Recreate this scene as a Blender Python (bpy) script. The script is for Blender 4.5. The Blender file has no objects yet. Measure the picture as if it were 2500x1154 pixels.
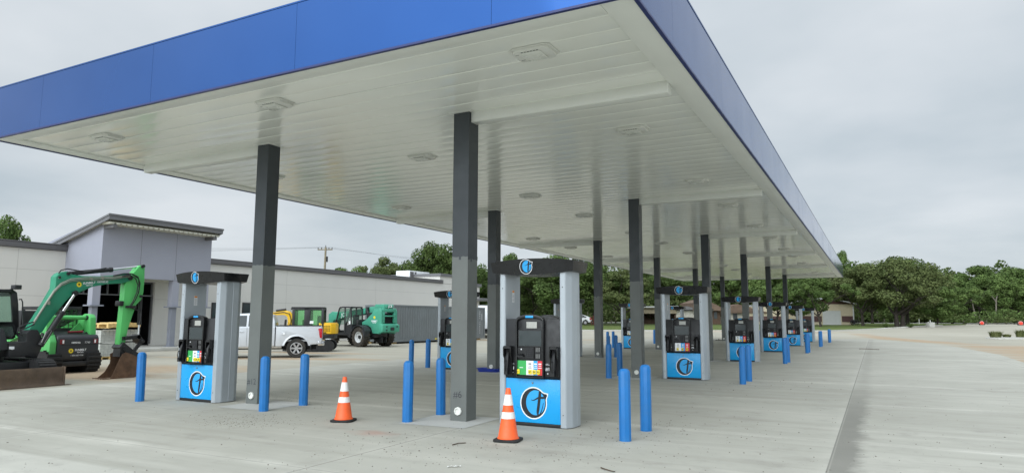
import bpy, bmesh, math, random
from mathutils import Vector, Matrix
random.seed(11)
PI = math.pi
scene = bpy.context.scene
COL = scene.collection
R = math.radians

# ------------------------------------------------------------------ camera measurements (photo pixels 2500 wide)
CF, CU, CV = 1669.9182, 1250.46, 576.02
CAM = Vector((6.1861, -9.5904, 1.6293))
YAW, PIT, ROL = -0.4854, 0.1207, 0.0023
FW = Vector((math.sin(YAW)*math.cos(PIT), math.cos(YAW)*math.cos(PIT), math.sin(PIT)))
_R = Vector((math.cos(YAW), -math.sin(YAW), 0)); _U = _R.cross(FW)
RT = _R*math.cos(ROL)+_U*math.sin(ROL); UP = -_R*math.sin(ROL)+_U*math.cos(ROL)
F2 = Vector((math.sin(YAW), math.cos(YAW)))

def at(u, v, axis, val):
    "point of the world plane axis=val that was measured at photo pixel (u, v)"
    d = FW+RT*((u-CU)/CF)-UP*((v-CV)/CF)
    t = (val-CAM[axis])/d[axis]
    return CAM+d*t

def depth_pt(u, dep):
    "ground point on the measured bearing u at a given distance from the viewpoint"
    d = FW+RT*((u-CU)/CF)-UP*((779-CV)/CF)
    h = Vector((d.x, d.y)); t = dep/h.dot(F2)
    p = Vector((CAM.x, CAM.y))+h*t
    return Vector((p.x, p.y, gz(p.x, p.y)))

def z_at(u, v, dep):
    d = FW+RT*((u-CU)/CF)-UP*((v-CV)/CF)
    return CAM.z+d.z*dep/Vector((d.x, d.y)).dot(F2)

def smooth(a, b, x):
    t = min(1, max(0, (x-a)/(b-a))); return t*t*(3-2*t)

def gz(x, y):
    "height of the land: flat lot, then a gentle rise behind the canopy"
    d = (Vector((x, y))-Vector((CAM.x, CAM.y))).dot(F2)
    return 0.45*smooth(60, 78, d)+0.5*smooth(76, 104, d)+0.15*smooth(104, 140, d)

# ------------------------------------------------------------------ materials
def S(r, g, b, k=1.0):
    def c(x):
        x /= 255.0
        return (x/12.92 if x <= .04045 else ((x+.055)/1.055)**2.4)*k
    return (c(r), c(g), c(b))

class NT:
    def __init__(s, name):
        s.m = bpy.data.materials.new(name); s.m.use_nodes = True
        s.t = s.m.node_tree; s.n = s.t.nodes; s.l = s.t.links
        s.b = s.n['Principled BSDF']
    def new(s, t, **k):
        n = s.n.new(t)
        for a, v in k.items(): setattr(n, a, v)
        return n
    def link(s, a, b): s.l.new(a, b)
    def val(s, x):
        n = s.new('ShaderNodeValue'); n.outputs[0].default_value = x; return n.outputs[0]
    def math(s, op, a, b=None, c=None, clamp=False):
        n = s.new('ShaderNodeMath', operation=op, use_clamp=clamp)
        for i, x in enumerate((a, b, c)):
            if x is None: continue
            if isinstance(x, (int, float)): n.inputs[i].default_value = x
            else: s.link(x, n.inputs[i])
        return n.outputs[0]
    def noise(s, vec, scale, detail=3, rough=.55, scl=None):
        if scl is not None:
            mp = s.new('ShaderNodeMapping'); mp.inputs['Scale'].default_value = scl
            s.link(vec, mp.inputs['Vector']); vec = mp.outputs[0]
        n = s.new('ShaderNodeTexNoise'); s.link(vec, n.inputs['Vector'])
        n.inputs['Scale'].default_value = scale; n.inputs['Detail'].default_value = detail
        n.inputs['Roughness'].default_value = rough
        return n.outputs['Fac']
    def ramp(s, fac, a, b, lo=0.0, hi=1.0):
        n = s.new('ShaderNodeMapRange'); n.clamp = True
        s.link(fac, n.inputs[0]); n.inputs[1].default_value = a; n.inputs[2].default_value = b
        n.inputs[3].default_value = lo; n.inputs[4].default_value = hi
        return n.outputs[0]
    def mix(s, fac, a, b, mode='MIX'):
        n = s.new('ShaderNodeMix', data_type='RGBA', blend_type=mode)
        if isinstance(fac, (int, float)): n.inputs[0].default_value = fac
        else: s.link(fac, n.inputs[0])
        for i, x in ((6, a), (7, b)):
            if isinstance(x, tuple): n.inputs[i].default_value = (*x, 1)
            else: s.link(x, n.inputs[i])
        return n.outputs[2]
    def bump(s, h, strength, dist=.01):
        n = s.new('ShaderNodeBump'); n.inputs['Strength'].default_value = strength
        n.inputs['Distance'].default_value = dist; s.link(h, n.inputs['Height'])
        s.link(n.outputs[0], s.b.inputs['Normal'])
    def objco(s): return s.new('ShaderNodeTexCoord').outputs['Object']
    def pos(s): return s.new('ShaderNodeNewGeometry').outputs['Position']
    def set(s, **k):
        for a, v in k.items():
            i = s.b.inputs[{'rough': 'Roughness', 'metal': 'Metallic', 'spec': 'Specular IOR Level', 'coat': 'Coat Weight', 'base': 'Base Color',
                            'trans': 'Transmission Weight', 'alpha': 'Alpha', 'ior': 'IOR'}[a]]
            if isinstance(v, tuple): i.default_value = (*v, 1)
            elif isinstance(v, (int, float)): i.default_value = v
            else: s.link(v, i)

def mat(name, col, rough=.5, metal=0, spec=.5, var=.12, scale=3.0, dirt=0, dcol=(.16, .13, .10), bump=0, bscale=40, coat=0):
    t = NT(name); o = t.objco()
    n1 = t.noise(o, scale, 4)
    c = t.mix(t.ramp(n1, .3, .7), tuple(x*(1-var) for x in col), tuple(min(1, x*(1+var)) for x in col))
    if dirt:
        n2 = t.noise(o, scale*.6, 6, .7)
        c = t.mix(t.ramp(n2, .48, .72, 0, dirt), c, dcol)
    t.set(base=c, metal=metal, spec=spec, coat=coat)
    t.set(rough=t.ramp(t.noise(o, scale*2.3, 3), .3, .7, max(.03, rough-.07), min(1, rough+.09)))
    if bump: t.bump(t.noise(o, bscale, 3), bump, .004)
    return t.m

M = {}
M['canopy_blue'] = mat('canopy_blue_panel', S(4, 80, 172), .12, var=.02, scale=.4, spec=.34)
def fascia_mat():
    t = NT('canopy_blue_panel'); o = t.objco()
    c = t.mix(t.ramp(t.noise(o, .35, 3), .3, .7), (.012, .066, .235), (.017, .078, .262))
    t.set(base=c, spec=.3, metal=.6, coat=.12, rough=t.ramp(t.noise(o, .8, 3), .3, .7, .07, .15))
    t.bump(t.noise(o, .55, 2, .5), .35, .03)
    return t.m
M['canopy_blue'] = fascia_mat()
M['canopy_lip'] = mat('canopy_blue_lip', S(18, 36, 96), .35, var=.05)
M['trim_white'] = mat('white_trim', S(216, 218, 211), .35, var=.03, scale=1.2)
M['fixture'] = mat('light_fixture_white', S(212, 213, 206), .35, var=.03)
M['lens'] = mat('light_lens', S(214, 216, 208), .25, var=.03)
M['dark'] = mat('dark_gap', (.012, .012, .014), .8, var=.1)
M['col_top'] = mat('charcoal_column_paint', S(48, 54, 58), .42, var=.07, scale=1.5)
M['col_low'] = mat('grey_column_primer', S(101, 105, 102), .5, var=.05, scale=2.2, dirt=.25, dcol=S(74, 72, 68))
M['pvc'] = mat('white_plastic', S(222, 222, 216), .4, var=.04)
M['ink'] = mat('dark_marker_ink', (.035, .035, .045), .7)
M['bollard'] = mat('bollard_blue', S(14, 106, 174), .42, var=.07, scale=5, dirt=.35, dcol=S(70, 118, 160))
M['cone'] = mat('cone_orange', S(240, 96, 38), .45, var=.06, scale=9, dirt=.25, dcol=S(150, 70, 40))
M['cone_white'] = mat('cone_white_band', S(228, 226, 222), .4, var=.05, scale=12, dirt=.2, dcol=S(170, 160, 150))
M['rubber'] = mat('black_rubber', S(30, 30, 31), .75, var=.2, scale=8, dirt=.3, dcol=S(70, 66, 60))
M['pump_silver'] = mat('pump_silver', S(168, 175, 180), .36, metal=.3, var=.05, scale=2)
M['pump_black'] = mat('pump_black', S(17, 18, 20), .45, var=.1, scale=5)
M['pump_gloss'] = mat('pump_gloss_black', S(15, 16, 18), .3, var=.08, scale=5)
M['pump_blue'] = mat('pump_blue', S(24, 156, 220), .3, var=.03, scale=2)
M['decal_blue'] = mat('decal_blue', S(40, 160, 224), .35, var=.02)
M['decal_white'] = mat('decal_white', S(232, 234, 236), .4, var=.03)
M['decal_black'] = mat('decal_black', S(20, 24, 30), .4, var=.05)
M['decal_green'] = mat('decal_green', S(52, 168, 84), .35, var=.03)
M['decal_red'] = mat('decal_red', S(214, 44, 54), .35, var=.03)
M['decal_yellow'] = mat('decal_yellow', S(240, 214, 40), .35, var=.04)
M['decal_orange'] = mat('decal_orange', S(236, 150, 50), .4, var=.04)
M['screen'] = mat('dark_screen', S(52, 60, 62), .14, var=.04)
M['lcd'] = mat('grey_display', S(168, 168, 162), .3, var=.04)
M['exc_green'] = mat('green_machine_paint', S(38, 134, 102), .48, var=.1, scale=1.5, dirt=.45, dcol=S(44, 92, 66))
M['stick_green'] = mat('bright_green_machine_paint', S(84, 180, 98), .45, var=.08, scale=1.5, dirt=.3, dcol=S(60, 110, 60))
M['tele_green'] = mat('mint_machine_paint', S(68, 152, 126), .45, var=.07, scale=1.2, dirt=.35, dcol=S(60, 110, 86))
M['machine_black'] = mat('machine_black', S(32, 33, 35), .5, var=.2, scale=4, dirt=.3, dcol=S(62, 58, 52))
M['loader_black'] = mat('loader_dark_grey', S(44, 46, 50), .42, var=.08, scale=3, dirt=.2, dcol=S(70, 68, 64))
M['rust'] = mat('rusty_steel', S(98, 74, 56), .75, var=.3, scale=5, dirt=.6, dcol=S(66, 44, 32), bump=.4, bscale=30)
M['blade'] = mat('muddy_blade_steel', S(86, 72, 60), .8, var=.3, scale=3, dirt=.6, dcol=S(112, 92, 70), bump=.4, bscale=25)
M['chrome'] = mat('chrome_rod', (.7, .7, .72), .15, metal=1, var=.04)
M['steel'] = mat('dull_steel', S(128, 128, 126), .4, metal=.7, var=.1)
M['pipe'] = mat('hydraulic_pipe', S(150, 152, 140), .4, metal=.5, var=.1)
M['glass'] = mat('tinted_glass', S(40, 48, 50), .06, var=.05, spec=.6)
M['yellow'] = mat('yellow_machine_paint', S(232, 184, 30), .42, var=.07, scale=2, dirt=.25, dcol=S(150, 112, 30))
M['truck'] = mat('silver_truck_paint', S(195, 198, 202), .33, metal=.08, var=.012, scale=.5, coat=.4)
M['truck_dirt'] = mat('dusty_silver_sill', S(165, 160, 150), .5, metal=.2, var=.12, scale=3)
M['tyre'] = mat('tyre_rubber', S(44, 43, 41), .85, var=.2, scale=6, dirt=.5, dcol=S(84, 78, 68))
M['mud_tyre'] = mat('muddy_tyre_rubber', S(52, 48, 43), .9, var=.25, scale=5, dirt=.7, dcol=S(98, 86, 68))
M['rim'] = mat('wheel_rim', S(176, 176, 176), .35, metal=.6, var=.06)
M['rim_white'] = mat('painted_rim', S(196, 198, 198), .5, var=.06, dirt=.3, dcol=S(130, 122, 110))
M['lamp_red'] = mat('dull_red_lamp', S(112, 26, 34), .3, var=.1)
M['tail_red'] = mat('tail_light_red', S(178, 26, 42), .18, var=.08)
M['container'] = mat('container_grey', S(112, 118, 120), .5, var=.06, scale=.9, dirt=.25, dcol=S(84, 84, 82))
M['store_wall'] = mat('store_beige_stucco', S(208, 206, 200), .85, var=.02, scale=.7, bump=.25, bscale=60)
M['store_seam'] = mat('store_seam', S(182, 180, 174), .85, var=.05)
M['store_cap'] = mat('store_cap_grey', S(98, 97, 98), .45, var=.05)
M['tower'] = mat('tower_lavender_stucco', S(152, 154, 165), .85, var=.035, scale=.6, bump=.25, bscale=60)
M['tower_dark'] = mat('tower_roof_edge', S(104, 104, 106), .45, var=.05)
M['soffit_pale'] = mat('roof_deck_underside', S(196, 194, 180), .5, var=.05)
M['steel_col'] = mat('painted_steel_post', S(132, 136, 146), .5, var=.06)
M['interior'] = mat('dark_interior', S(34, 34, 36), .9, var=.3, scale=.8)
M['stud'] = mat('metal_stud', S(120, 122, 124), .45, metal=.5)
M['ac'] = mat('rooftop_unit_white', S(220, 222, 224), .5, var=.04)
M['trailer'] = mat('trailer_white', S(224, 228, 232), .4, var=.03)
M['wood'] = mat('pale_lumber', S(206, 176, 116), .75, var=.2, scale=6)
M['blocks'] = mat('grey_paver_block', S(176, 178, 172), .85, var=.14, scale=7, bump=.3)
M['pole'] = mat('weathered_pole_wood', S(134, 124, 104), .85, var=.2, scale=4)
M['wire'] = mat('overhead_wire', S(112, 116, 120), .6)
M['tub'] = mat('blue_plastic_tub', S(36, 58, 150), .45, var=.1)
M['shed_tan'] = mat('tan_lap_siding', S(204, 192, 164), .7, var=.05)
M['shed_brown'] = mat('brown_siding_band', S(92, 66, 62), .7, var=.08)
M['shed_white'] = mat('white_door', S(206, 208, 206), .6, var=.04)
M['roof_metal'] = mat('pale_metal_roof', S(176, 178, 176), .5, var=.08)
M['roof_rust'] = mat('rusty_tin_roof', S(104, 86, 72), .75, var=.25, scale=1.4)
M['house_brown'] = mat('brown_house_wall', S(84, 66, 52), .85, var=.2)
M['house_white'] = mat('white_siding', S(188, 184, 172), .8, var=.08)
M['paper'] = mat('white_paper', S(228, 228, 224), .8, var=.04)
M['stone'] = mat('gravel_stone', S(112, 108, 100), .9, var=.35, scale=9)
M['twig'] = mat('dry_twig', S(78, 66, 54), .9, var=.25)
M['bark'] = mat('tree_bark', S(56, 50, 44), .9, var=.3, scale=2.5, bump=.5, bscale=12)
M['bark_pale'] = mat('pale_bark', S(112, 106, 96), .9, var=.25, scale=2.5)
M['white_paint'] = mat('white_car_paint', S(224, 226, 228), .3, var=.03, coat=.4)
M['red_frame'] = mat('red_ladder_paint', S(118, 62, 50), .6, var=.12)
M['barrel'] = mat('orange_barrel', S(226, 66, 44), .5, var=.08)
M['deckmetal'] = mat('grey_roof_sheet', S(150, 150, 150), .6)

def glass_mat(name, col, mixf):
    t = NT(name); t.set(base=col, rough=.04, spec=.6)
    tr = t.new('ShaderNodeBsdfTransparent'); tr.inputs[0].default_value = (col[0]*2+.35, col[1]*2+.42, col[2]*2+.36, 1)
    mx = t.new('ShaderNodeMixShader'); mx.inputs[0].default_value = mixf
    t.link(tr.outputs[0], mx.inputs[1]); t.link(t.b.outputs[0], mx.inputs[2])
    t.link(mx.outputs[0], t.n['Material Output'].inputs['Surface'])
    return t.m
M['cab_glass'] = glass_mat('green_cab_glass', S(112, 158, 116), .30)
M['clear_glass'] = glass_mat('clear_cab_glass', S(120, 136, 130), .3)

def leaf_mat(name, c1, c2, c3):
    t = NT(name); o = t.pos()
    a = t.noise(o, .9, 3); b = t.noise(o, 6.0, 2)
    c = t.mix(t.ramp(a, .35, .65), c1, c2)
    c = t.mix(t.ramp(b, .45, .75, 0, .7), c, c3)
    t.set(base=c, rough=.75, spec=.12)
    tr = t.new('ShaderNodeBsdfTranslucent'); t.link(c, tr.inputs[0])
    mx = t.new('ShaderNodeMixShader'); mx.inputs[0].default_value = .22
    t.link(t.b.outputs[0], mx.inputs[1]); t.link(tr.outputs[0], mx.inputs[2])
    t.link(mx.outputs[0], t.n['Material Output'].inputs['Surface'])
    return t.m
M['leaf_oak'] = leaf_mat('oak_leaves', (.046, .080, .022), (.088, .130, .038), (.13, .16, .056))
M['leaf_mid'] = leaf_mat('mid_green_leaves', (.064, .110, .030), (.118, .178, .052), (.165, .215, .08))
M['leaf_light'] = leaf_mat('light_green_leaves', (.076, .130, .034), (.14, .205, .06), (.18, .235, .085))
M['leaf_dull'] = leaf_mat('dull_olive_leaves', (.064, .090, .030), (.116, .144, .050), (.16, .175, .075))
M['grass_blade'] = leaf_mat('dry_grass_blades', (.09, .12, .04), (.16, .18, .07), (.24, .22, .12))

# ------------------------------------------------------------------ mesh builder
class MB:
    def __init__(s): s.v = []; s.f = []; s.m = []; s.M = Matrix()
    def add(s, vs, fs, mi=0):
        n = len(s.v)
        s.v += [s.M @ Vector(p) for p in vs]
        for f in fs: s.f.append([i+n for i in f]); s.m.append(mi)
    def box(s, x0, x1, y0, y1, z0, z1, mi=0):
        s.add([(x, y, z) for z in (z0, z1) for y in (y0, y1) for x in (x0, x1)],
              [(0, 2, 3, 1), (4, 5, 7, 6), (0, 1, 5, 4), (2, 6, 7, 3), (0, 4, 6, 2), (1, 3, 7, 5)], mi)
    def prism(s, pts, axis, a, b, mi=0):
        def P(p, t): return ((t, p[0], p[1]), (p[0], t, p[1]), (p[0], p[1], t))[axis]
        n = len(pts)
        s.add([P(p, a) for p in pts]+[P(p, b) for p in pts],
              [list(range(n)), list(range(2*n-1, n-1, -1))]+[(i, (i+1) % n, n+(i+1) % n, n+i) for i in range(n)], mi)
    def ngon(s, pts, mi=0): s.add(pts, [list(range(len(pts)))], mi)
    def cyl(s, p0, p1, r0, r1=None, n=12, mi=0, caps=True):
        p0 = Vector(p0); p1 = Vector(p1); r1 = r0 if r1 is None else r1
        d = (p1-p0).normalized(); a = d.orthogonal().normalized(); b = d.cross(a)
        vs = []
        for p, r in ((p0, r0), (p1, r1)):
            for i in range(n):
                t = 2*PI*i/n; vs.append(p+a*r*math.cos(t)+b*r*math.sin(t))
        fs = [(i, (i+1) % n, n+(i+1) % n, n+i) for i in range(n)]
        if caps: fs += [list(range(n-1, -1, -1)), list(range(n, 2*n))]
        s.add(vs, fs, mi)
    def tube(s, path, r, n=7, mi=0):
        path = [Vector(p) for p in path]; vs = []; m = len(path)
        up = None
        for i, p in enumerate(path):
            d = (path[min(i+1, m-1)]-path[max(i-1, 0)]).normalized()
            a = d.orthogonal().normalized() if up is None else (up-d*up.dot(d)).normalized()
            up = a; b = d.cross(a); rr = r[i] if isinstance(r, (list, tuple)) else r
            for k in range(n):
                t = 2*PI*k/n; vs.append(p+a*rr*math.cos(t)+b*rr*math.sin(t))
        fs = [(i*n+k, i*n+(k+1) % n, (i+1)*n+(k+1) % n, (i+1)*n+k) for i in range(m-1) for k in range(n)]
        fs += [list(range(n-1, -1, -1)), list(range((m-1)*n, m*n))]
        s.add(vs, fs, mi)
    def lathe(s, prof, n=24, mi=0, M=None, close=False, cap=True):
        "prof = [(radius, z)] turned about z, placed by M; mi may be one index per ring"
        M = M or Matrix(); vs = []; m = len(prof)
        for r, z in prof:
            for k in range(n):
                t = 2*PI*k/n; vs.append(M @ Vector((r*math.cos(t), r*math.sin(t), z)))
        for i in range(m if close else m-1):
            j = (i+1) % m
            s.add([], [], 0)
            mm = mi[i] if isinstance(mi, (list, tuple)) else mi
            base = len(s.v)
            s.add(vs[i*n:(i+1)*n]+vs[j*n:(j+1)*n], [(k, (k+1) % n, n+(k+1) % n, n+k) for k in range(n)], mm)
        if not close and cap:
            if prof[0][0] > 1e-6: s.add(vs[:n], [list(range(n-1, -1, -1))], mi[0] if isinstance(mi, (list, tuple)) else mi)
            if prof[-1][0] > 1e-6: s.add(vs[-n:], [list(range(n))], mi[-1] if isinstance(mi, (list, tuple)) else mi)
    def disc(s, c, r, M, n=28, mi=0, z=0):
        s.add([M @ Vector((c[0]+r*math.cos(2*PI*k/n), c[1]+r*math.sin(2*PI*k/n), z)) for k in range(n)], [list(range(n))], mi)
    def text(s, body, size, M, mi=0, bold=0.0, shear=0.0):
        key = (body, bold, shear)
        if key not in TXT:
            cu = bpy.data.curves.new('lettering', 'FONT'); cu.body = body; cu.size = 1
            cu.align_x = 'CENTER'; cu.align_y = 'CENTER'; cu.offset = bold; cu.shear = shear; cu.resolution_u = 3
            ob = bpy.data.objects.new('lettering', cu); COL.objects.link(ob)
            ev = ob.evaluated_get(bpy.context.evaluated_depsgraph_get()); me = ev.to_mesh()
            TXT[key] = ([tuple(v.co) for v in me.vertices], [tuple(p.vertices) for p in me.polygons])
            ev.to_mesh_clear(); bpy.data.objects.remove(ob); bpy.data.curves.remove(cu)
        vs, fs = TXT[key]
        s.add([M @ Vector((x*size, y*size, 0)) for x, y, z in vs], fs, mi)
    def build(s, name, mats, parent=None, bevel=0, smooth=35, weld=True, seg=2, recalc=True):
        if not isinstance(mats, (list, tuple)): mats = [mats]
        me = bpy.data.meshes.new(name); me.from_pydata([tuple(v) for v in s.v], [], s.f)
        for m in mats: me.materials.append(M[m] if isinstance(m, str) else m)
        me.polygons.foreach_set('material_index', s.m)
        if weld or bevel:
            bm = bmesh.new(); bm.from_mesh(me)
            if weld: bmesh.ops.remove_doubles(bm, verts=bm.verts, dist=1e-5)
            if recalc: bmesh.ops.recalc_face_normals(bm, faces=bm.faces)
            if bevel:
                es = [e for e in bm.edges if len(e.link_faces) == 2 and e.calc_face_angle(0) > R(28)]
                bmesh.ops.bevel(bm, geom=es, offset=bevel, segments=seg, profile=.5, affect='EDGES', clamp_overlap=True)
            bm.to_mesh(me); bm.free()
        if smooth:
            me.polygons.foreach_set('use_smooth', [True]*len(me.polygons))
            me.set_sharp_from_angle(angle=R(smooth))
        ob = bpy.data.objects.new(name, me); COL.objects.link(ob)
        if parent is not None: ob.parent = parent
        return ob
TXT = {}

def frame(o, x, y):
    x = Vector(x).normalized(); y = Vector(y).normalized(); z = x.cross(y)
    m = Matrix.Identity(4)
    for i in range(3): m[i][0] = x[i]; m[i][1] = y[i]; m[i][2] = z[i]; m[i][3] = o[i]
    return m

def tag(o, label, cat, group=None):
    o['label'] = label; o['category'] = cat
    if group: o['group'] = group
    return o
def thing(name, label, cat, loc=(0, 0, 0), rz=0, group=None, scale=1):
    o = bpy.data.objects.new(name, None); COL.objects.link(o)
    o.location = loc; o.rotation_euler = (0, 0, rz); o.scale = (scale,)*3; o.empty_display_size = .2
    return tag(o, label, cat, group)
def structure(o, label=None): o['kind'] = 'structure'; return o
def dup(root, loc=None, rz=None, label=None, group=None, scale=None):
    def cp(o, parent):
        c = o.copy(); COL.objects.link(c); c.parent = parent
        for ch in KIDS.get(o.name, [k for k in bpy.data.objects if k.parent == o]): cp(ch, c)
        return c
    r = cp(root, None)
    if loc is not None: r.location = loc
    if rz is not None: r.rotation_euler = (0, 0, rz)
    if label: r['label'] = label
    if group: r['group'] = group
    if scale is not None: r.scale = scale if isinstance(scale, (tuple, list)) else (scale,)*3
    return r
KIDS = {}
ORD = ['first', 'second', 'third', 'fourth', 'fifth', 'sixth']
# ------------------------------------------------------------------ land
def D2(lat, dep):
    "x, y of a point dep metres ahead and lat metres right of the viewpoint"
    return (CAM.x+F2.x*dep+F2.y*lat, CAM.y+F2.y*dep-F2.x*lat)

def strip(name, m, rows, off, parent=None):
    "rows: [(dep, lat0, lat1)]; a sheet that follows the land off metres above it"
    mb = MB(); vs = []
    for dep, a, b in rows:
        for k in range(9):
            x, y = D2(a+(b-a)*k/8, dep); vs.append((x, y, gz(x, y)+off))
    mb.add(vs, [(i*9+k, i*9+k+1, i*9+k+10, i*9+k+9) for i in range(len(rows)-1) for k in range(8)])
    return mb.build(name, m, parent, weld=False, smooth=60)

def blob(t, x, y, cx, cy, rx, ry, ang=0):
    dx = t.math('SUBTRACT', x, cx); dy = t.math('SUBTRACT', y, cy); c, s = math.cos(ang), math.sin(ang)
    a = t.math('MULTIPLY_ADD', dx, c/rx, t.math('MULTIPLY', dy, s/rx))
    b = t.math('MULTIPLY_ADD', dx, -s/ry, t.math('MULTIPLY', dy, c/ry))
    return t.math('SQRT', t.math('ADD', t.math('MULTIPLY', a, a), t.math('MULTIPLY', b, b)))

def sep(t):
    p = t.pos(); n = t.new('ShaderNodeSeparateXYZ'); t.link(p, n.inputs[0]); return p, n.outputs[0], n.outputs[1]

def lot_material():
    t = NT('pale_lot_concrete'); p, x, y = sep(t)
    c = t.mix(t.ramp(t.noise(p, .12, 5), .35, .65), (.315, .296, .240), (.38, .358, .296))
    c = t.mix(t.ramp(t.noise(p, 1.0, 4, .6, (.12, .9, 1)), .45, .7, 0, .45), c, (.42, .40, .335))
    nz = t.noise(p, .35, 5, .65, (.5, 1.2, 1)); dirt = None
    for b in ((-15.2, 3.2, 4.8, 3.4, .7), (-16, 11.5, 4.5, .9, .3), (-18.5, 15.5, 5, .7, .2), (8.5, 57, 15, 1.5, -1.25), (15.5, 41, 4.2, 6.5, .3), (24, 44, 9, 6, .2),
              (-20, 40, 10, 1.5, .5), (-9, 68, 12, 2, .2), (16, 36, 5, 4, .9), (17.5, 27, 4, 7, .2), (12.8, 42, 2.2, 4, .25), (14.2, 34, 3.6, 8, .1), (13.6, 25, 2.8, 6, .1), (19, 40, 8, 4, .3), (-26, 7, 4, 2.5, .3), (13, 34, 2.5, 1.2, .5)):
        d = t.math('ADD', blob(t, x, y, *b), t.math('MULTIPLY', t.math('SUBTRACT', nz, .5), 2.6))
        m = t.ramp(d, .55, 1.15, 1, 0)
        dirt = m if dirt is None else t.math('MAXIMUM', dirt, m)
    tan = t.mix(t.noise(p, 2.5, 4), (.31, .22, .14), (.43, .33, .225))
    c = t.mix(t.math('MULTIPLY', dirt, .9), c, tan)
    c = t.mix(t.ramp(t.noise(p, 30, 2), .55, .8, 0, .3), c, (.38, .36, .33))
    t.set(base=c, rough=.9, spec=.2); t.bump(t.noise(p, 14, 4), .3, .01)
    return t.m

def apron_material():
    t = NT('broomed_concrete'); p, x, y = sep(t)
    c = t.mix(t.ramp(t.noise(p, .22, 5, .6), .32, .68), (.34, .332, .286), (.425, .416, .364))
    st = t.noise(p, 1.0, 5, .62, (.22, 1.5, 1))
    c = t.mix(t.ramp(st, .50, .74, 0, .42), c, (.54, .525, .465))
    c = t.mix(t.ramp(t.noise(p, 1.0, 4, .6, (.16, 2.3, 1)), .49, .72, 0, .45), c, (.27, .258, .22))
    wob = t.math('MULTIPLY', t.math('SUBTRACT', t.noise(p, .7, 4), .5), .22)
    def lines(co, start, gap):
        w = t.math('SUBTRACT', t.math('MODULO', t.math('ADD', t.math('SUBTRACT', co, start), gap*60.5), gap), gap*.5)
        return t.math('ABSOLUTE', w), t.math('ABSOLUTE', t.math('ADD', w, wob))
    ly, lyw = lines(y, .93, 4.7); lx, lxw = lines(x, .55, 5.08)
    patch = t.ramp(t.noise(p, .45, 4, .6), .36, .62)
    dust = t.math('MULTIPLY', t.ramp(lyw, .02, .17, 1, 0), patch)
    dust2 = t.math('MULTIPLY', t.ramp(lxw, .0, .15, .5, 0), patch)
    c = t.mix(t.math('MULTIPLY', t.math('MAXIMUM', dust, dust2), .65), c, (.60, .585, .52))
    j = t.math('MAXIMUM', t.ramp(ly, .003, .011, .6, 0), t.ramp(lx, .004, .013, .85, 0))
    c = t.mix(j, c, (.16, .155, .14))
    # damp band beside the joint at x = 5.63
    w = t.math('MULTIPLY', t.noise(p, 1.3, 5, .75), .56)
    along = t.math('MULTIPLY', t.ramp(y, -6, -1, .75, 1), t.ramp(y, 3.5, 9, 1, .25))
    e = t.math('MULTIPLY', t.math('MULTIPLY', t.ramp(x, 5.62, 5.66), t.ramp(t.math('SUBTRACT', x, t.math('ADD', w, 5.66)), -.06, .10, 1, 0)), along)
    c = t.mix(t.math('MULTIPLY', e, .85), c, (.185, .18, .158))
    # paler older slab nearest the viewer on the left
    o = t.math('MULTIPLY', t.ramp(t.math('ADD', y, t.math('MULTIPLY', wob, .3)), -4.80, -4.73, 1, 0), t.ramp(x, -1.0, .8, 1, 0))
    c = t.mix(t.math('MULTIPLY', o, .55), c, (.52, .51, .455))
    r = at(915, 1056, 2, 0)
    rs = t.ramp(t.math('ADD', blob(t, x, y, r.x, r.y, .42, .26), t.math('MULTIPLY', t.math('SUBTRACT', t.noise(p, 4, 4), .5), 1.2)), .2, 1.1, .5, 0)
    c = t.mix(rs, c, (.42, .22, .17))
    c = t.mix(t.ramp(t.noise(p, .55, 6, .68), .50, .68, 0, .4), c, (.27, .258, .225))
    c = t.mix(t.ramp(t.noise(p, 2.2, 6, .72), .57, .76, 0, .45), c, (.235, .225, .2))
    c = t.mix(t.ramp(t.noise(p, 55, 3, .6), .58, .8, 0, .35), c, (.26, .255, .24))
    t.set(base=c, rough=.86, spec=.25)
    t.bump(t.noise(p, 38, 4, .6), .25, .006)
    return t.m

def grass_material(name, a, b, c3):
    t = NT(name); p, x, y = sep(t)
    c = t.mix(t.ramp(t.noise(p, .3, 5, .6), .35, .65), a, b)
    c = t.mix(t.ramp(t.noise(p, 2.2, 5, .7), .5, .72, 0, .7), c, c3)
    t.set(base=c, rough=.95, spec=.1); t.bump(t.noise(p, 6, 4, .7), .8, .08)
    return t.m
M['lot'] = lot_material(); M['apron'] = apron_material()
M['lawn'] = grass_material('mown_grass', (.075, .115, .030), (.12, .155, .05), (.22, .19, .10))
M['verge'] = grass_material('rough_verge', (.05, .075, .025), (.085, .11, .04), (.12, .11, .06))
M['farroad'] = mat('pale_road', (.50, .49, .45), .9, var=.08, scale=.1)
M['kerb'] = mat('concrete_kerb', (.44, .435, .40), .85, var=.12, scale=2)
M['footing'] = mat('fresh_concrete_pad', (.46, .462, .44), .85, var=.08, scale=1.6, dirt=.2, dcol=(.34, .33, .3), bump=.2)
deps = [-80, 0, 40, 60, 63, 66, 69, 72, 75, 78, 81, 85, 90, 95, 100, 104, 110, 120, 130, 140, 200, 500, 1600]
structure(strip('ground', 'lot', [(d, -150-1.6*max(d, 0), 150+1.6*max(d, 0)) for d in deps], 0))
mb = MB(); a = 0.004
mb.ngon([(-11.1, -40, a), (60, -40, a), (60, 4, a), (14.5, 13, a), (11.2, 21, a), (11.4, 31, a), (10.6, 41, a), (9, 49.5, a), (6, 57.5, a), (-3, 58.4, a), (-11.1, 57.2, a)])
structure(mb.build('concrete_apron', 'apron', weld=False, smooth=0))

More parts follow.
